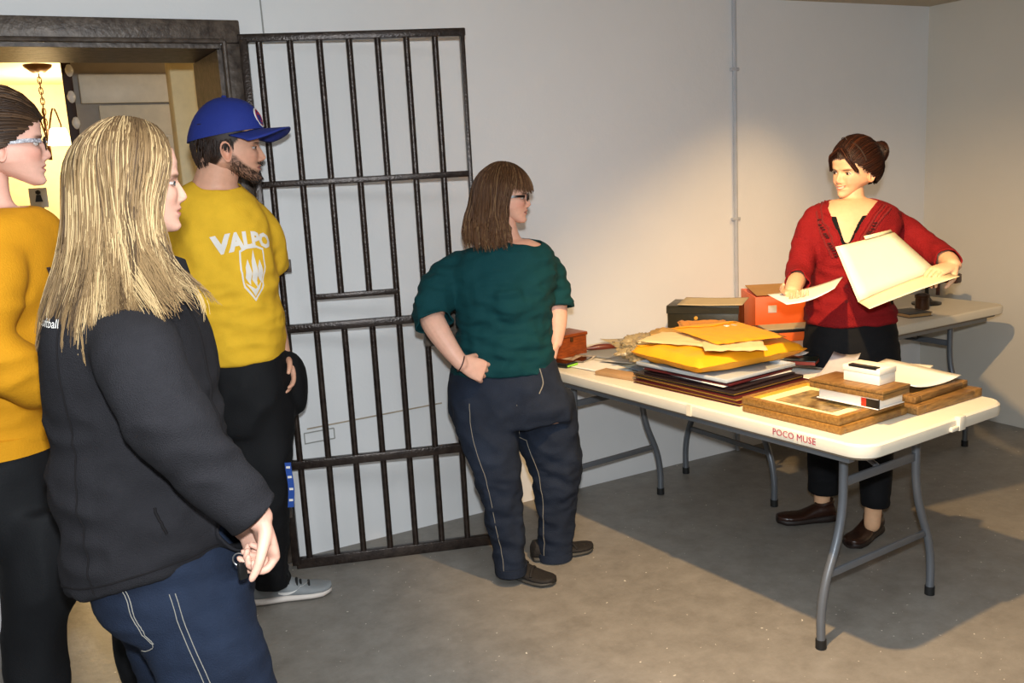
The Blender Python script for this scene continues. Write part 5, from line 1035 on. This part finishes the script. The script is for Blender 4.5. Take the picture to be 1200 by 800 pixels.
# hair drawn back into a bun
rnd = np.random.default_rng(5); cf = hcol('22120c', '3a1e14', '4e2a1a'); P_, C_ = [], []; bun = unit((0, -.095, .032))
for _ in range(1700):
    ph = rnd.uniform(-180, 180); a = math.radians(ph); zt = np.interp(abs(ph), [0, 35, 60, 85, 115, 180], [.172, .166, .135, .105, .06, .035])+rnd.normal()*.004
    if rnd.random() < .45: zt = rnd.uniform(zt, .215)
    st = unit((math.sin(a)*.079, math.cos(a)*.101, zt-EC[2])); t = np.linspace(0, 1, 11); dd_ = slerp(st, bun, t); P_.append(on_scalp(dd_, .009+.010*np.sin(t*np.pi*.9)*rnd.uniform(.5, 1.4))); C_.append(cf(rnd, t, ph, 1))
for k, (s, ph0) in enumerate(((-1, 18), (-1, 26), (1, 22), (1, 32))):
    for _ in range(26):      # loose fringe locks at the temples
        u = np.linspace(0, 1, 9); x = s*np.interp(u, [0, .4, 1], [.006, .035+.001*ph0*.4, .060+.0003*ph0]); y = np.interp(u, [0, .4, 1], [.080, .090, .070-.0004*ph0]); z = np.interp(u, [0, .3, 1], [.200, .178, .112])
        P_.append(np.stack([x, y, z], 1)+np.outer(1-.5*u, rnd.normal(size=3)*.0055)); C_.append(cf(rnd, u, 0, 1))
hb = EC+bun*.142
for _ in range(520):
    a0 = rnd.uniform(0, 6.3); tl = rnd.uniform(-.9, .9); u = np.linspace(0, 1, 14)*rnd.uniform(3, 5); r_ = .044*rnd.uniform(.8, 1.05); ax1 = unit((1, 0, tl*.5)); ax2 = unit(np.cross(ax1, (tl*.4, 1, .35)))
    P_.append(hb+r_*(np.cos(u+a0)[:, None]*ax1+np.sin(u+a0)[:, None]*ax2)*np.array((1, .85, 1))+np.array((0, tl*.014, 0))); C_.append(cf(rnd, np.linspace(0, 1, 14), 0, 1))
hr = strands('hair', P_, C_, m_hair, who, mt, .0022, .0010, 3, sc); b = blob(Vector(hb)*sc, (.040, .034, .040)); b.xf(mt); wp('bun_core', b, M('dark_hair_core', S('22110b'), .6), hr)
b = MB(); b.tube([mt @ (Vector((math.sin(a)*.092, .03+.02*math.cos(a), .118+.112*math.cos(a)))*sc) for a in np.linspace(-1.25, 1.25, 24)], .003, 6); b.tube([mt @ (Vector((.01+.012*math.cos(a), .052, .236+.008*math.sin(a)))*sc) for a in np.linspace(0, 5.2, 14)], .0016, 5); wp('hair_band', b, M('tortoise_band', S('2a1a12'), .6), who)
# what she holds
def quadsheet(name, q, m, parent=None, n=8, thick=.0012, bow=0.):
    A, B, C_, D_ = [Vector(p) for p in q]; nn = (B-A).cross(C_-A).normalized()
    f = lambda u, v: A.lerp(B, u).lerp(C_.lerp(D_, u), v)+nn*bow*math.sin(math.pi*u)
    return obj(name, MB().grid(n, n, f), m, parent, world=parent is not None, solid=thick)
fd = d['folder']; x = thing('manila_folder', 'open manila folder held up by the woman in red', 'folder', fd[2]); mfold = M('manila_folder_card', S('f0e4bc'), .6, var=.02)
quadsheet('back_leaf', (fd[0], fd[1], fd[2], fd[3]), mfold, x, bow=.006); quadsheet('front_leaf', (fd[2], fd[3], fd[4], fd[5]), mfold, x, bow=-.004)
A, B, C_, D_ = [Vector(p) for p in fd[:4]]; nn = (B-A).cross(C_-A).normalized(); nn = nn if nn.dot(-DH) > 0 else -nn
quadsheet('inner_paper', (A.lerp(D_, .02)+nn*.005, B.lerp(C_, .02)+nn*.005, C_.lerp(B, .02)+nn*.005, D_.lerp(A, .02)+nn*.005), M('folder_lining', S('f4ecd0'), .65, var=.02), x, bow=.006)
quadsheet('index_tab', (A.lerp(B, .5), A.lerp(B, .98), A.lerp(B, .5)+(A-C_)*.06, A.lerp(B, .96)+(A-C_)*.06), mfold, x, n=3)
pp = d['paper']; tag(quadsheet('held_paper', (pp[0], pp[1], pp[3], pp[2]), m_paper, bow=.012), 'pale sheet held out flat in the right hand of the woman in red', 'paper')

# ---------------------------------------------------------------- man in the yellow shirt and blue cap
d = PEOPLE['man']; Fv = ang2(-65); Sv = Vector((Fv.y, -Fv.x, 0)); skin = np.array(S('d9a58a')); hc = np.array(S('2c1d14')); sc = 1.15
mt = head_at(d['crown'], -14, -2, 0, sc); hd = head_mesh(sc, skin, hair=hc, scalp=hairline, beard=S('3a281c'), jaw=1.06, nose=1.05, brow=S('2e2016'), chin=.004)
aR = [Vector(p) for p in d['armR']]; aL = [Vector(p) for p in d['armL']]
arms = [[limb(aR, [.06, .058, .054, .046, .045, .038, .030])] + hand(aR[-1], (aR[-1]-aR[-2]), -Sv, Fv, (.3,)*4), [limb(aL, [.06, .058, .054, .046, .045, .038, .030])] + hand(aL[-1], (aL[-1]-aL[-2]), Sv, Fv, (.3,)*4)]
base = ((d['heelR'][0]+d['heelL'][0])/2, (d['heelR'][1]+d['heelL'][1])/2, 0)
who = make_body('person', 'bearded man in blue cap and yellow shirt beside the doorway', base, [trunk(d['torso'], -.012), trunk(d['hips'], -.02), trunk(d['legR'], -.02), trunk(d['legL'], -.02), feet_core(d['legR']), feet_core(d['legL'])], arms,
    [(xfm(hd[0], mt), hd[1], hd[2])]+[(xfm(e[0], mt), e[1], e[2]) for e in (ear_mesh(1, sc, skin), ear_mesh(-1, sc, skin))], limb(d['neck'], [.080, .072, .066]), skin=skin)
eyes(who, mt, sc, '3a2c20', open_=.5)
m_ytee = CLOTH('yellow_cotton', 'e8b830', bump=.15)
ts, bv = cloth('shirt', [trunk(d['torso'], .002), limb(aR[:4]+[aR[3].lerp(aR[4], .5)], [.066, .080, .082, .080, .078]), limb(aL[:3]+[aL[2].lerp(aL[3], .5)], [.066, .076, .080, .078])], m_ytee, who, .008, 6,
    [(6, 6, 14, .020, 1, .95, 1.3), (12, 12, 8, .014, 0, .9, 1.6), (24, 24, 24, .005, 0, .9, 1.6)], [cyl(Vector(d['neck'][0])+Fv*.025+RH*.012, (.080, .085), Fv, d['neck'][0][2]-.06), cuff(aR[3], aR[4], .11), cuff(aL[2].lerp(aL[3], .2), aL[3], .11)], 4., .005)
nk = Vector(d['neck'][0])+Vector((0, 0, .028))
m_wht = M('white_print', S('e9e4dc'), .7); ux = Vector((-Fv.y, Fv.x, 0)); uy = Vector((0, 0, 1)); lg = Vector(d['logo'])
b = text_mesh('VALPO', .074, 0, .80, .004); b.v = [(x, y*(1-1.6*x)-1.8*(x)**2, 0) for x, y, z in b.v]; decal('shirt_lettering', b, lg, ux, uy, bv, m_wht, ts, cuts=2)
def outline(pts, wd):
    b = MB(); n = len(pts)
    for i in range(n):
        a, c_ = Vector((*pts[i], 0)), Vector((*pts[(i+1) % n], 0)); t = (c_-a).normalized(); nrm = Vector((-t.y, t.x, 0))*wd/2; b.add([a-nrm-t*wd*.4, c_-nrm+t*wd*.4, c_+nrm+t*wd*.4, a+nrm-t*wd*.4], [(0, 1, 2, 3)])
    return b
shl = [(-.062, .085), (0, .105), (.062, .085), (.066, .02), (.05, -.045), (0, -.095), (-.05, -.045), (-.066, .02)]
b = outline(shl, .008)
for px_, top in ((-.030, .055), (0.004, .088), (.036, .05)):
    b.add([(px_-.015, -.02+abs(px_)*.3, 0), (px_+.010, -.055+abs(px_)*.5, 0), (px_+.017, .0, 0), (px_+.008, top*.55, 0), (px_, top, 0), (px_-.014, top*.5, 0)], [(0, 1, 2, 3, 4, 5)])
b.add([(-.045, -.03, 0), (0, -.082, 0), (.045, -.03, 0), (0, -.055, 0)], [(0, 1, 3), (1, 2, 3)])
b.v = [(x*.66, y*.95, 0) for x, y, z in b.v]; decal('shield_print', b, Vector(d['shield']), ux, uy, bv, m_wht, ts, cuts=2)
m_btr = M('black_track_pants', S('0e0f12'), .75, var=.1, bump=.15, bscale=250, spec=.25)
pn, bp = cloth('trousers', [trunk(d['hips'], .0), trunk(d['legR'], .0, 2.2), trunk(d['legL'], .0, 2.2), blob(aL[-1]+Vector((0, 0, -.09))+RH*.015, (.07, .075, .12))], m_btr, who, .009, 5, [(9, 9, 7, .014, 1, .05, .95), (6, 6, 3, .022, 0, .05, .95), (10, 10, 24, .010, 1, .0, .35)], None, 6.)
m_gsh = M('grey_mesh_upper', S('8e9294'), .7, bump=.4, bscale=400); m_wsl = M('white_rubber_sole', S('d9cfc6'), .6); m_lace = M('black_lace', S('141414'), .8)
for hk, tk in (('heelR', 'toeR'), ('heelL', 'toeL')):
    v = Vector(d[tk])-Vector(d[hk]); yw = math.atan2(v.y, v.x); s1 = shoe(who, 'sneaker', Vector(d[hk])-v.normalized()*.005, yw, .295, .108, .120, m_gsh, m_wsl, .032, lace=m_lace)
    if hk == 'heelR':
        mts = Matrix.Translation(Vector(d[hk])-v.normalized()*.005) @ Matrix.Rotation(yw-math.pi/2, 4, 'Z'); me_ = s1.data
        t_, r_ = rootof(who); bs_ = BVHTree.FromPolygons([v_.co+t_ for v_ in me_.vertices], [tuple(p.vertices) for p in me_.polygons])
        T = np.linspace(0, 1, 12); top = [(.095+.115*t, .050+.030*t*t-.010*math.sin(t*3.1)) for t in T]; bot = [(.095+.115*t, .042-.020*math.sin(min(1, t*1.5)*2.6)*(1-t)+.038*t*t) for t in T]
        b = MB(); vs_ = []
        for (y1, z1), (y2, z2) in zip(top, bot):
            for y_, z_ in ((y1, z1), (y2, z2)):
                h = bs_.ray_cast(mts @ Vector((.2, y_, z_)), mts.to_3x3() @ Vector((-1, 0, 0))); vs_.append((h[0]+(mts.to_3x3() @ Vector((.0015, 0, 0)))) if h[0] is not None else mts @ Vector((.05, y_, z_)))
        b.add(vs_, [(2*i, 2*i+1, 2*i+3, 2*i+2) for i in range(11)]); wp('swoosh_mark', b, M('white_mark', S('ece8e4'), .5), s1)
# cap
m_cap = M('royal_blue_wool', S('1b2f86'), .8, var=.1, bump=.2, bscale=300)
mtc = mt @ Matrix.Rotation(R(-16), 4, 'Z')
def capring(z, k, n=44):
    q = math.sqrt(max(1-((z-.105)/.150)**2, 0)) if z > .105 else 1
    return [Vector((math.sin(a)*.091*q*k, (math.cos(a)*(.112 if math.cos(a) > 0 else .119)*(q**(.72 if math.cos(a) > 0 else 1))-.002)*k, z+(.012+.20*math.cos(a)*.10)*(1-max(0, (z-.15)/.1)))) for a in [2*math.pi*i/n for i in range(n)]]
b = MB().rings([capring(z, k) for z, k in ((.132, .97), (.131, 1.0), (.150, 1.005), (.170, 1.0), (.190, 1.0), (.205, 1.0), (.220, 1.0), (.232, 1.0), (.241, 1.0), (.2500, 1.0), (.2535, 1.0))]); b.v = [mtc @ (Vector(v)*sc) for v in b.v]; cp = wp('cap', b, m_cap, who)
b = MB(); n = 22
def brim(u, v):
    a = (u-.5)*2*1.22; r = v*.078*math.cos(a*.62)**1.1; x = math.sin(a)*(.085-.006*(1-v)+r*.55); y = math.cos(a)*.109-.010*(1-v)+r*1.0; return mtc @ (Vector((x, y, .146+.012*math.cos(a)-1.9*x*x*(1+.4*v)+v*.004))*sc)
b.grid(n, 8, brim); obj('visor', b, m_cap, cp, world=True, solid=.005)
b = blob(Vector((0, -.002, .256))*sc, (.009, .009, .005)); b.xf(mtc); wp('button', b, m_cap, cp)
lw, lr = M('logo_white', S('e6e2dc'), .6), M('logo_red', S('b8243a'), .6)
def capfront(x, z): q = math.sqrt(max(1-((z-.105)/.150)**2, 0))**.72; return Vector((x, .1125*q*math.sqrt(max(1-(x/.09)**2, 0))+.0005, z+.008))
b = MB(); b.tube([mtc @ (capfront(.026*math.cos(a), .186+.026*math.sin(a))*sc) for a in np.linspace(0, 6.2832, 26, endpoint=False)], .0028*sc, 6, closed=True); wp('logo_ring', b, lw, cp)
b = MB(); b.tube([mtc @ (capfront(.021*math.cos(a), .186+.021*math.sin(a))*sc) for a in np.linspace(0, 6.2832, 26, endpoint=False)], .0022*sc, 6, closed=True); wp('logo_ring', b, lr, cp)
b = MB(); b.tube([mtc @ (capfront(.012*math.cos(a), .186+.013*math.sin(a))*sc) for a in np.linspace(.7, 5.6, 16)], .0038*sc, 6); wp('logo_letter', b, lr, cp)
P_, C_ = [], []; cf = hcol('1e130d', '33221a', '3d2a1e'); rnd = np.random.default_rng(8)
for _ in range(420):
    ph = rnd.uniform(78, 180)*rnd.choice((-1, 1)); a = math.radians(ph); zt = rnd.uniform(np.interp(abs(ph), [78, 100, 130, 180], [.112, .118, .060, .040]), .135); d0 = unit((math.sin(a)*.079, math.cos(a)*.101, zt-EC[2])); d1 = unit((math.sin(a)*.079, math.cos(a)*.101, zt-.022-EC[2])); t = np.linspace(0, 1, 4); P_.append(on_scalp(slerp(d0, d1, t), .001+.004*t)); C_.append(cf(rnd, t, ph, 1))
strands('hair', P_, C_, m_hair, who, mt, .0022, .0008, 4, sc)
P_, C_ = [], []; Vh, Nh = xfm(hd[0], mt), None; cand = np.where((hd[2] < np.array(S('8a6a55'))).all(1) & (hd[0][:, 2] < .075*sc) & (hd[0][:, 1] > .0))[0]
if len(cand):
    for i in rnd.choice(cand, 450):
        p_ = hd[0][i]/sc; dn = unit((p_[0]*1.2, p_[1]-.01, -.03)); t = np.linspace(0, 1, 3)[:, None]; P_.append(p_+t*dn*.006+t*t*np.array((0, .001, -.005))); C_.append(cf(rnd, np.linspace(0, 1, 3), 0, 1))
    strands('beard', P_, C_, m_hair, who, mt, .0012, .0004, 3, sc)
# lanyard hanging from his pocket
ly = [Vector(p) for p in d['lanyard']]; b = MB(); P = bez([ly[0]+Vector((0, 0, .02)), ly[0], ly[0].lerp(ly[2], .5)+RH*.006, ly[2]], 16); b.rings([[p-RH*.011, p+RH*.011, p+RH*.011-DH*.002, p-RH*.011-DH*.002] for p in P]); x = wp('lanyard', b, M('blue_lanyard', S('1f4a9c'), .6), who)
for i in (5, 8, 11, 14): wp('lanyard_print', MB().box(P[i]-DH*.003, (.014, .002, .008), rz=math.atan2(RH.y, RH.x)), m_wht, x)

# ---------------------------------------------------------------- woman with long blonde hair
d = PEOPLE['blonde']; Fv = ang2(10); Sv = Vector((Fv.y, -Fv.x, 0)); skin = np.array(S('dcab95')); hc = np.array(S('6a4c2c')); sc = 1.0
mt = head_at(d['crown'], -4, -1, 0, sc); hd = head_mesh(sc, skin, hair=hc, scalp=hairline, nose=.95, lips=S('b8685f'), brow=S('6a4a30'), jaw=.92)
aR = [Vector(p) for p in d['armR']]; aL = [Vector(p) for p in d['armL']]; hR = Vector(d['handR'][1])-Vector(d['handR'][0]); hL = Vector(d['handL'][1])-Vector(d['handL'][0])
arms = [[limb(aR, [.045, .045, .042, .040, .038, .033, .027])] + hand(aR[-1], hR, -Fv+Vector((0, 0, .2)), -DH-RH*.4, (.95, 1.0, 1.05, 1.05), (.2, .5), .92, .12), [limb(aL, [.045, .045, .042, .038, .032, .027])] + hand(aL[-1], hL, -DH, Vector((0, 0, 1)), (.6, .65, .7, .7), (.3, .3), .92)]
base = ((d['heelR'][0]+d['heelL'][0])/2, (d['heelR'][1]+d['heelL'][1])/2, 0)
who = make_body('person', 'woman with long blonde hair in dark grey fleece jacket, nearest the camera', base, [trunk(d['torso'], -.02), trunk(d['hips'], -.02), trunk(d['legR'], -.02), trunk(d['legL'], -.02), feet_core(d['legR']), feet_core(d['legL'])], arms,
    [(xfm(hd[0], mt), hd[1], hd[2])]+[(xfm(e[0], mt), e[1], e[2]) for e in (ear_mesh(1, sc, skin), ear_mesh(-1, sc, skin))], nk_(d['neck'], -3, [.060, .047, .046]), skin=skin)
eyes(who, mt, sc, '5a6a70', open_=.5)
m_flc = M('charcoal_fleece', S('272629'), .95, var=.12, scale=40, bump=.5, bscale=420, spec=.12)
nk = Vector(d['neck'][0])
jk, bv = cloth('jacket', [trunk(d['torso'], .0, 2.2), limb(aR, [.066, .080, .082, .078, .072, .062, .050]), limb(aL, [.066, .078, .080, .075, .062, .048])], m_flc, who, .0085, 7,
    [(4, 4, 8, .022, 0, .7, 1.4), (8, 8, 15, .016, 1, .72, 1.22), (22, 22, 9, .005, 0, .7, 1.4)], [cuff(aR[-1].lerp(aR[-2], .15), aR[-1]+(aR[-1]-aR[-2]), .09), cuff(aL[-1].lerp(aL[-2], .1), aL[-1]+(aL[-1]-aL[-2]), .09), ellip(nk+Fv*.03+Vector((0, 0, .06)), (.085, .09, .075), Fv)], 7., .006)
# standing collar, zip and seams
b = MB(); rs = []
for dz, k in ((-.03, 1.12), (.0, 1.06), (.025, 1.0), (.036, .97), (.026, .93), (-.03, 1.0)):
    rs.append([nk+Fv*.03+Vector((0, 0, .028+dz))+Sv*math.cos(a)*.086*k+Fv*math.sin(a)*.082*k+Vector((0, 0, -.03*math.sin(a))) for a in np.linspace(0, 6.2832, 32, endpoint=False)])
b.rings(rs, cap=False); wp('collar', b, m_flc, jk)
T_ = d['torso']; m_zip = M('zip_dark', S('1c1a1b'), .9, spec=.1)
stitch('zip', [Vector(r[:3])+RH*r[3]*.97-DH*.015 for r in T_[2:9]], bv, .004, m_zip, jk); stitch('side_panel_seam', [Vector(r[:3])-RH*r[3]*.35-DH*r[4] for r in T_[3:]], bv, .0018, m_zip, jk); stitch('pocket_zip', [Vector(T_[7][:3])+RH*T_[7][3]*.55-DH*.22, Vector(T_[8][:3])+RH*T_[8][3]*.62-DH*.22], bv, .003, m_zip, jk, 10)
r = T_[-1]; stitch('hem_seam', [Vector((r[0], r[1], r[2]+.03))+RH*r[3]*math.cos(a)-DH*r[4]*math.sin(a)+Vector((0, 0, .24*r[3]*math.cos(a))) for a in np.linspace(.2, 2.9, 8)], bv, .0018, m_zip, jk)
b = text_mesh('Softball', .022, 0); decal('jacket_lettering', b, Vector(T_[3][:3])-RH*T_[3][3]*.62-DH*.2+Vector((0, 0, .0)), RH*.9-DH*.1, Vector((0, 0, 1))-RH*.25, bv, m_wht, jk, cuts=1)
m_jean2 = M('blue_denim', S('212b3e'), .85, var=.3, scale=6, bump=.3, bscale=320, spec=.2, color2=S('161d2c'))
pn, bp = cloth('jeans', [trunk(d['hips'], .0), trunk(d['legR'], .0, 2.2), trunk(d['legL'], .0, 2.2)], m_jean2, who, .008, 5, [(7, 7, 18, .008, 1, .1, .9), (16, 16, 16, .003, 0, .1, .9)], None, 8.)
m_th2 = M('pale_thread', S('8f8a80'), .8); gR = d['legR']
for dx in (0, .012): stitch('side_seam', [Vector(r[:3])+RH*(r[3]*.12+dx)-DH*r[4] for r in gR], bp, .0009, m_th2, pn)
A = Vector(gR[0][:3]); q = gR[0]; stitch('pocket_stitching', [A-RH*q[3]*.42-DH*.1+Vector((0, 0, .02)), A-RH*q[3]*.30-DH*.1+Vector((0, 0, -.045)), A-RH*q[3]*.14-DH*.1+Vector((0, 0, -.10)), A-RH*q[3]*.30-DH*.09+Vector((0, 0, -.115))], bp, .0009, m_th2, pn)
stitch('pocket_stitching', [A-RH*q[3]*.38-DH*.1+Vector((0, 0, .02)), A-RH*q[3]*.26-DH*.1+Vector((0, 0, -.045)), A-RH*q[3]*.12-DH*.1+Vector((0, 0, -.095))], bp, .0009, m_th2, pn)
for hk in ('heelR', 'heelL'): shoe(who, 'shoe', Vector(d[hk])-Fv*.03, R(10), .25, .09, .085, m_blks, m_sol, .024)
rnd = np.random.default_rng(21)
A_, B_, D_ = np.array(S('5e4830')), np.array(S('a08258')), np.array(S('cbb183')); Rt = np.array(S('4a3724'))
def cfb(rnd, t, ck, side):
    k = .12+rnd.random()*.3+ck*.55; m = A_*(1-k)+B_*k
    if ck > .74: m = B_*.5+D_*.5*(.7+.6*k)
    if ck < .16: m = A_*.75
    rt = np.clip(1-t/.30, 0, 1)[:, None]*(.85 if ck < .7 else .25); return np.clip(m[None]*(1-rt)+Rt[None]*rt+(t[:, None]*.04)*m[None], 0, 1)
tz = lambda s, ph: np.interp(ph, [60, 75, 95, 120, 150, 180], [-.095, -.105, -.125, -.160, -.190, -.190])
tf = lambda s, ph, z: np.interp(z, [-.19, -.15, -.11, -.08, -.04, .02, .105], [.105, .098, .078, .056, .034, .016, 0])*np.interp(ph, [60, 85, 120, 150, 180], [.8, 1.0, .95, .75, .7])
sw_ = lambda ph, z: np.clip((115-ph)/45, 0, 1)*np.interp(z, [-.13, -.06, .0, .06, .11], [.030, -.012, -.030, -.018, 0])
p1_, c1_ = hang_hair(4600, (-.045, .066, .0), (60, 180), tz, tf, cfb, rnd, .015, (.003, .026), n2=13, sweep=sw_, clump=.85)
strands('hair', p1_, c1_, m_hair, who, mt, .0019, .0004, 3, sc)
k = Vector(d['handL'][1]); x = thing('keys', 'dark key fob on a ring held in the blonde woman\'s hands', 'keys', k); wp('key_ring', MB().tube([k+Vector((0, 0, -.012))-DH*.03-RH*.035+RH*.013*math.cos(a)+Vector((0, 0, .013*math.sin(a))) for a in np.linspace(0, 6.2832, 16, endpoint=False)], .0015, 6, closed=True), M('steel_ring', S('b0b0b0'), .3, .9), x); wp('key_fob', MB().box(k-DH*.03-RH*.032+Vector((0, 0, -.035)), (.018, .01, .035), rz=.3, bev=.003), m_blk, x)

# ---------------------------------------------------------------- woman in the mustard sweatshirt at the left edge
d = PEOPLE['left']; Fv = ang2(0); Sv = Vector((Fv.y, -Fv.x, 0)); skin = np.array(S('dfae9b')); hc = np.array(S('2e2018')); sc = 1.0
sc = 1.03; mt = head_at(d['crown'], -1, 0, 0, sc); hd = head_mesh(sc, skin, hair=hc, scalp=hairline, nose=.95, lips=S('b5706a'), blush=.5, jaw=.92)
aR = [Vector(p) for p in d['armR']]; aL = [Vector(p) for p in d['armL']]
arms = [[limb(aR, [.045, .045, .042, .040, .038, .033, .027])] + hand(aR[-1], aR[-1]-aR[-2], DH, Vector((0, 0, 1)), (.4,)*4), [limb(aL, [.045, .045, .040, .036, .028])] + hand(aL[-1], aL[-1]-aL[-2], -DH, Vector((0, 0, 1)), (.4,)*4)]
base = ((d['heelR'][0]+d['heelL'][0])/2, (d['heelR'][1]+d['heelL'][1])/2, 0)
who = make_body('person', 'woman in glasses and mustard sweatshirt at the left edge of the picture', base, [trunk(d['torso'], -.02), trunk(d['hips'], -.02), trunk(d['legR'], -.02), trunk(d['legL'], -.02), feet_core(d['legR']), feet_core(d['legL'])], arms,
    [(xfm(hd[0], mt), hd[1], hd[2])]+[(xfm(e[0], mt), e[1], e[2]) for e in (ear_mesh(1, sc, skin), ear_mesh(-1, sc, skin))], nk_(d['neck'], -3, [.060, .047, .046]), skin=skin)
eyes(who, mt, sc, '4a3a2a')
nk = Vector(d['neck'][0])
sw, bv = cloth('sweatshirt', [trunk(d['torso'], .0), limb(aR, [.066, .080, .082, .080, .074, .064, .052]), limb(aL, [.066, .078, .078, .07, .05])], CLOTH('mustard_fleece', 'cf8f18', bump=.2), who, .009, 6, [(6, 6, 13, .020, 1, .98, 1.4), (12, 12, 12, .008, 0, .9, 1.6)], [cyl(nk+Fv*.012, (.072, .072), Fv, nk.z-.06)], 9., .005)
r = d['torso'][-1]; wp('waistband', MB().rings([sring((r[0], r[1], r[2]+dz), r[3], r[4], 0, off=o_) for dz, o_ in ((-.004, -.004), (-.002, .004), (.045, .005), (.05, -.003))]), MT['mustard_fleece'], sw)
b = text_mesh('VALPO', .07, 0, 1., .004); decal('chest_lettering', b, nk+Fv*.2+Vector((0, 0, -.14)), Vector((-Fv.y, Fv.x, 0)), Vector((0, 0, 1)), bv, M('brown_print', S('3a2a2c'), .7), sw, cuts=1)
pn, bp = cloth('trousers', [trunk(d['hips'], .0), trunk(d['legR'], .0, 2.2), trunk(d['legL'], .0, 2.2)], m_btr, who, .009, 5, [(9, 9, 6, .014, 1, .05, .95), (5, 5, 3, .014, 0, .05, .95)], None, 12.)
for hk in ('heelR', 'heelL'): shoe(who, 'shoe', Vector(d[hk])-Fv*.03, R(-5), .25, .09, .085, m_blks, m_sol, .024)
P_, C_ = [], []; cf = hcol('2a1d15', '45301f', '5a422e'); rnd = np.random.default_rng(15); bun = unit((0, -.095, -.01))
for _ in range(1000):
    ph = rnd.uniform(-180, 180); a = math.radians(ph); zt = np.interp(abs(ph), [0, 35, 60, 85, 115, 180], [.170, .164, .135, .105, .06, .035])+rnd.normal()*.004
    if rnd.random() < .45: zt = rnd.uniform(zt, .215)
    st = unit((math.sin(a)*.079, math.cos(a)*.101, zt-EC[2])); t = np.linspace(0, 1, 11); P_.append(on_scalp(slerp(st, bun, t), .008+.007*np.sin(t*np.pi*.9)*rnd.uniform(.5, 1.3))); C_.append(cf(rnd, t, ph, 1))
q0 = EC+bun*.105
for _ in range(200):
    o_ = rnd.normal(size=3)*.010; u = np.linspace(0, 1, 10); P_.append(q0+np.stack([o_[0]*(1+u), -.02*np.sin(u*2.5)-.015+o_[1]*u, .02-.20*u+o_[2]], 1)); C_.append(cf(rnd, u, 0, 1))
strands('hair', P_, C_, m_hair, who, mt, .0030, .0012, 4, sc)
m_tmp = mat('patterned_temple', S('c9c6cc'), .3, var=.5, scale=160, color2=S('2a2830'))
glasses(who, mt, sc, m_dframe, m_tmp, .022, .0145, M('clear_lens', S('b8a8a4'), .05, alpha=.25, spec=.6))
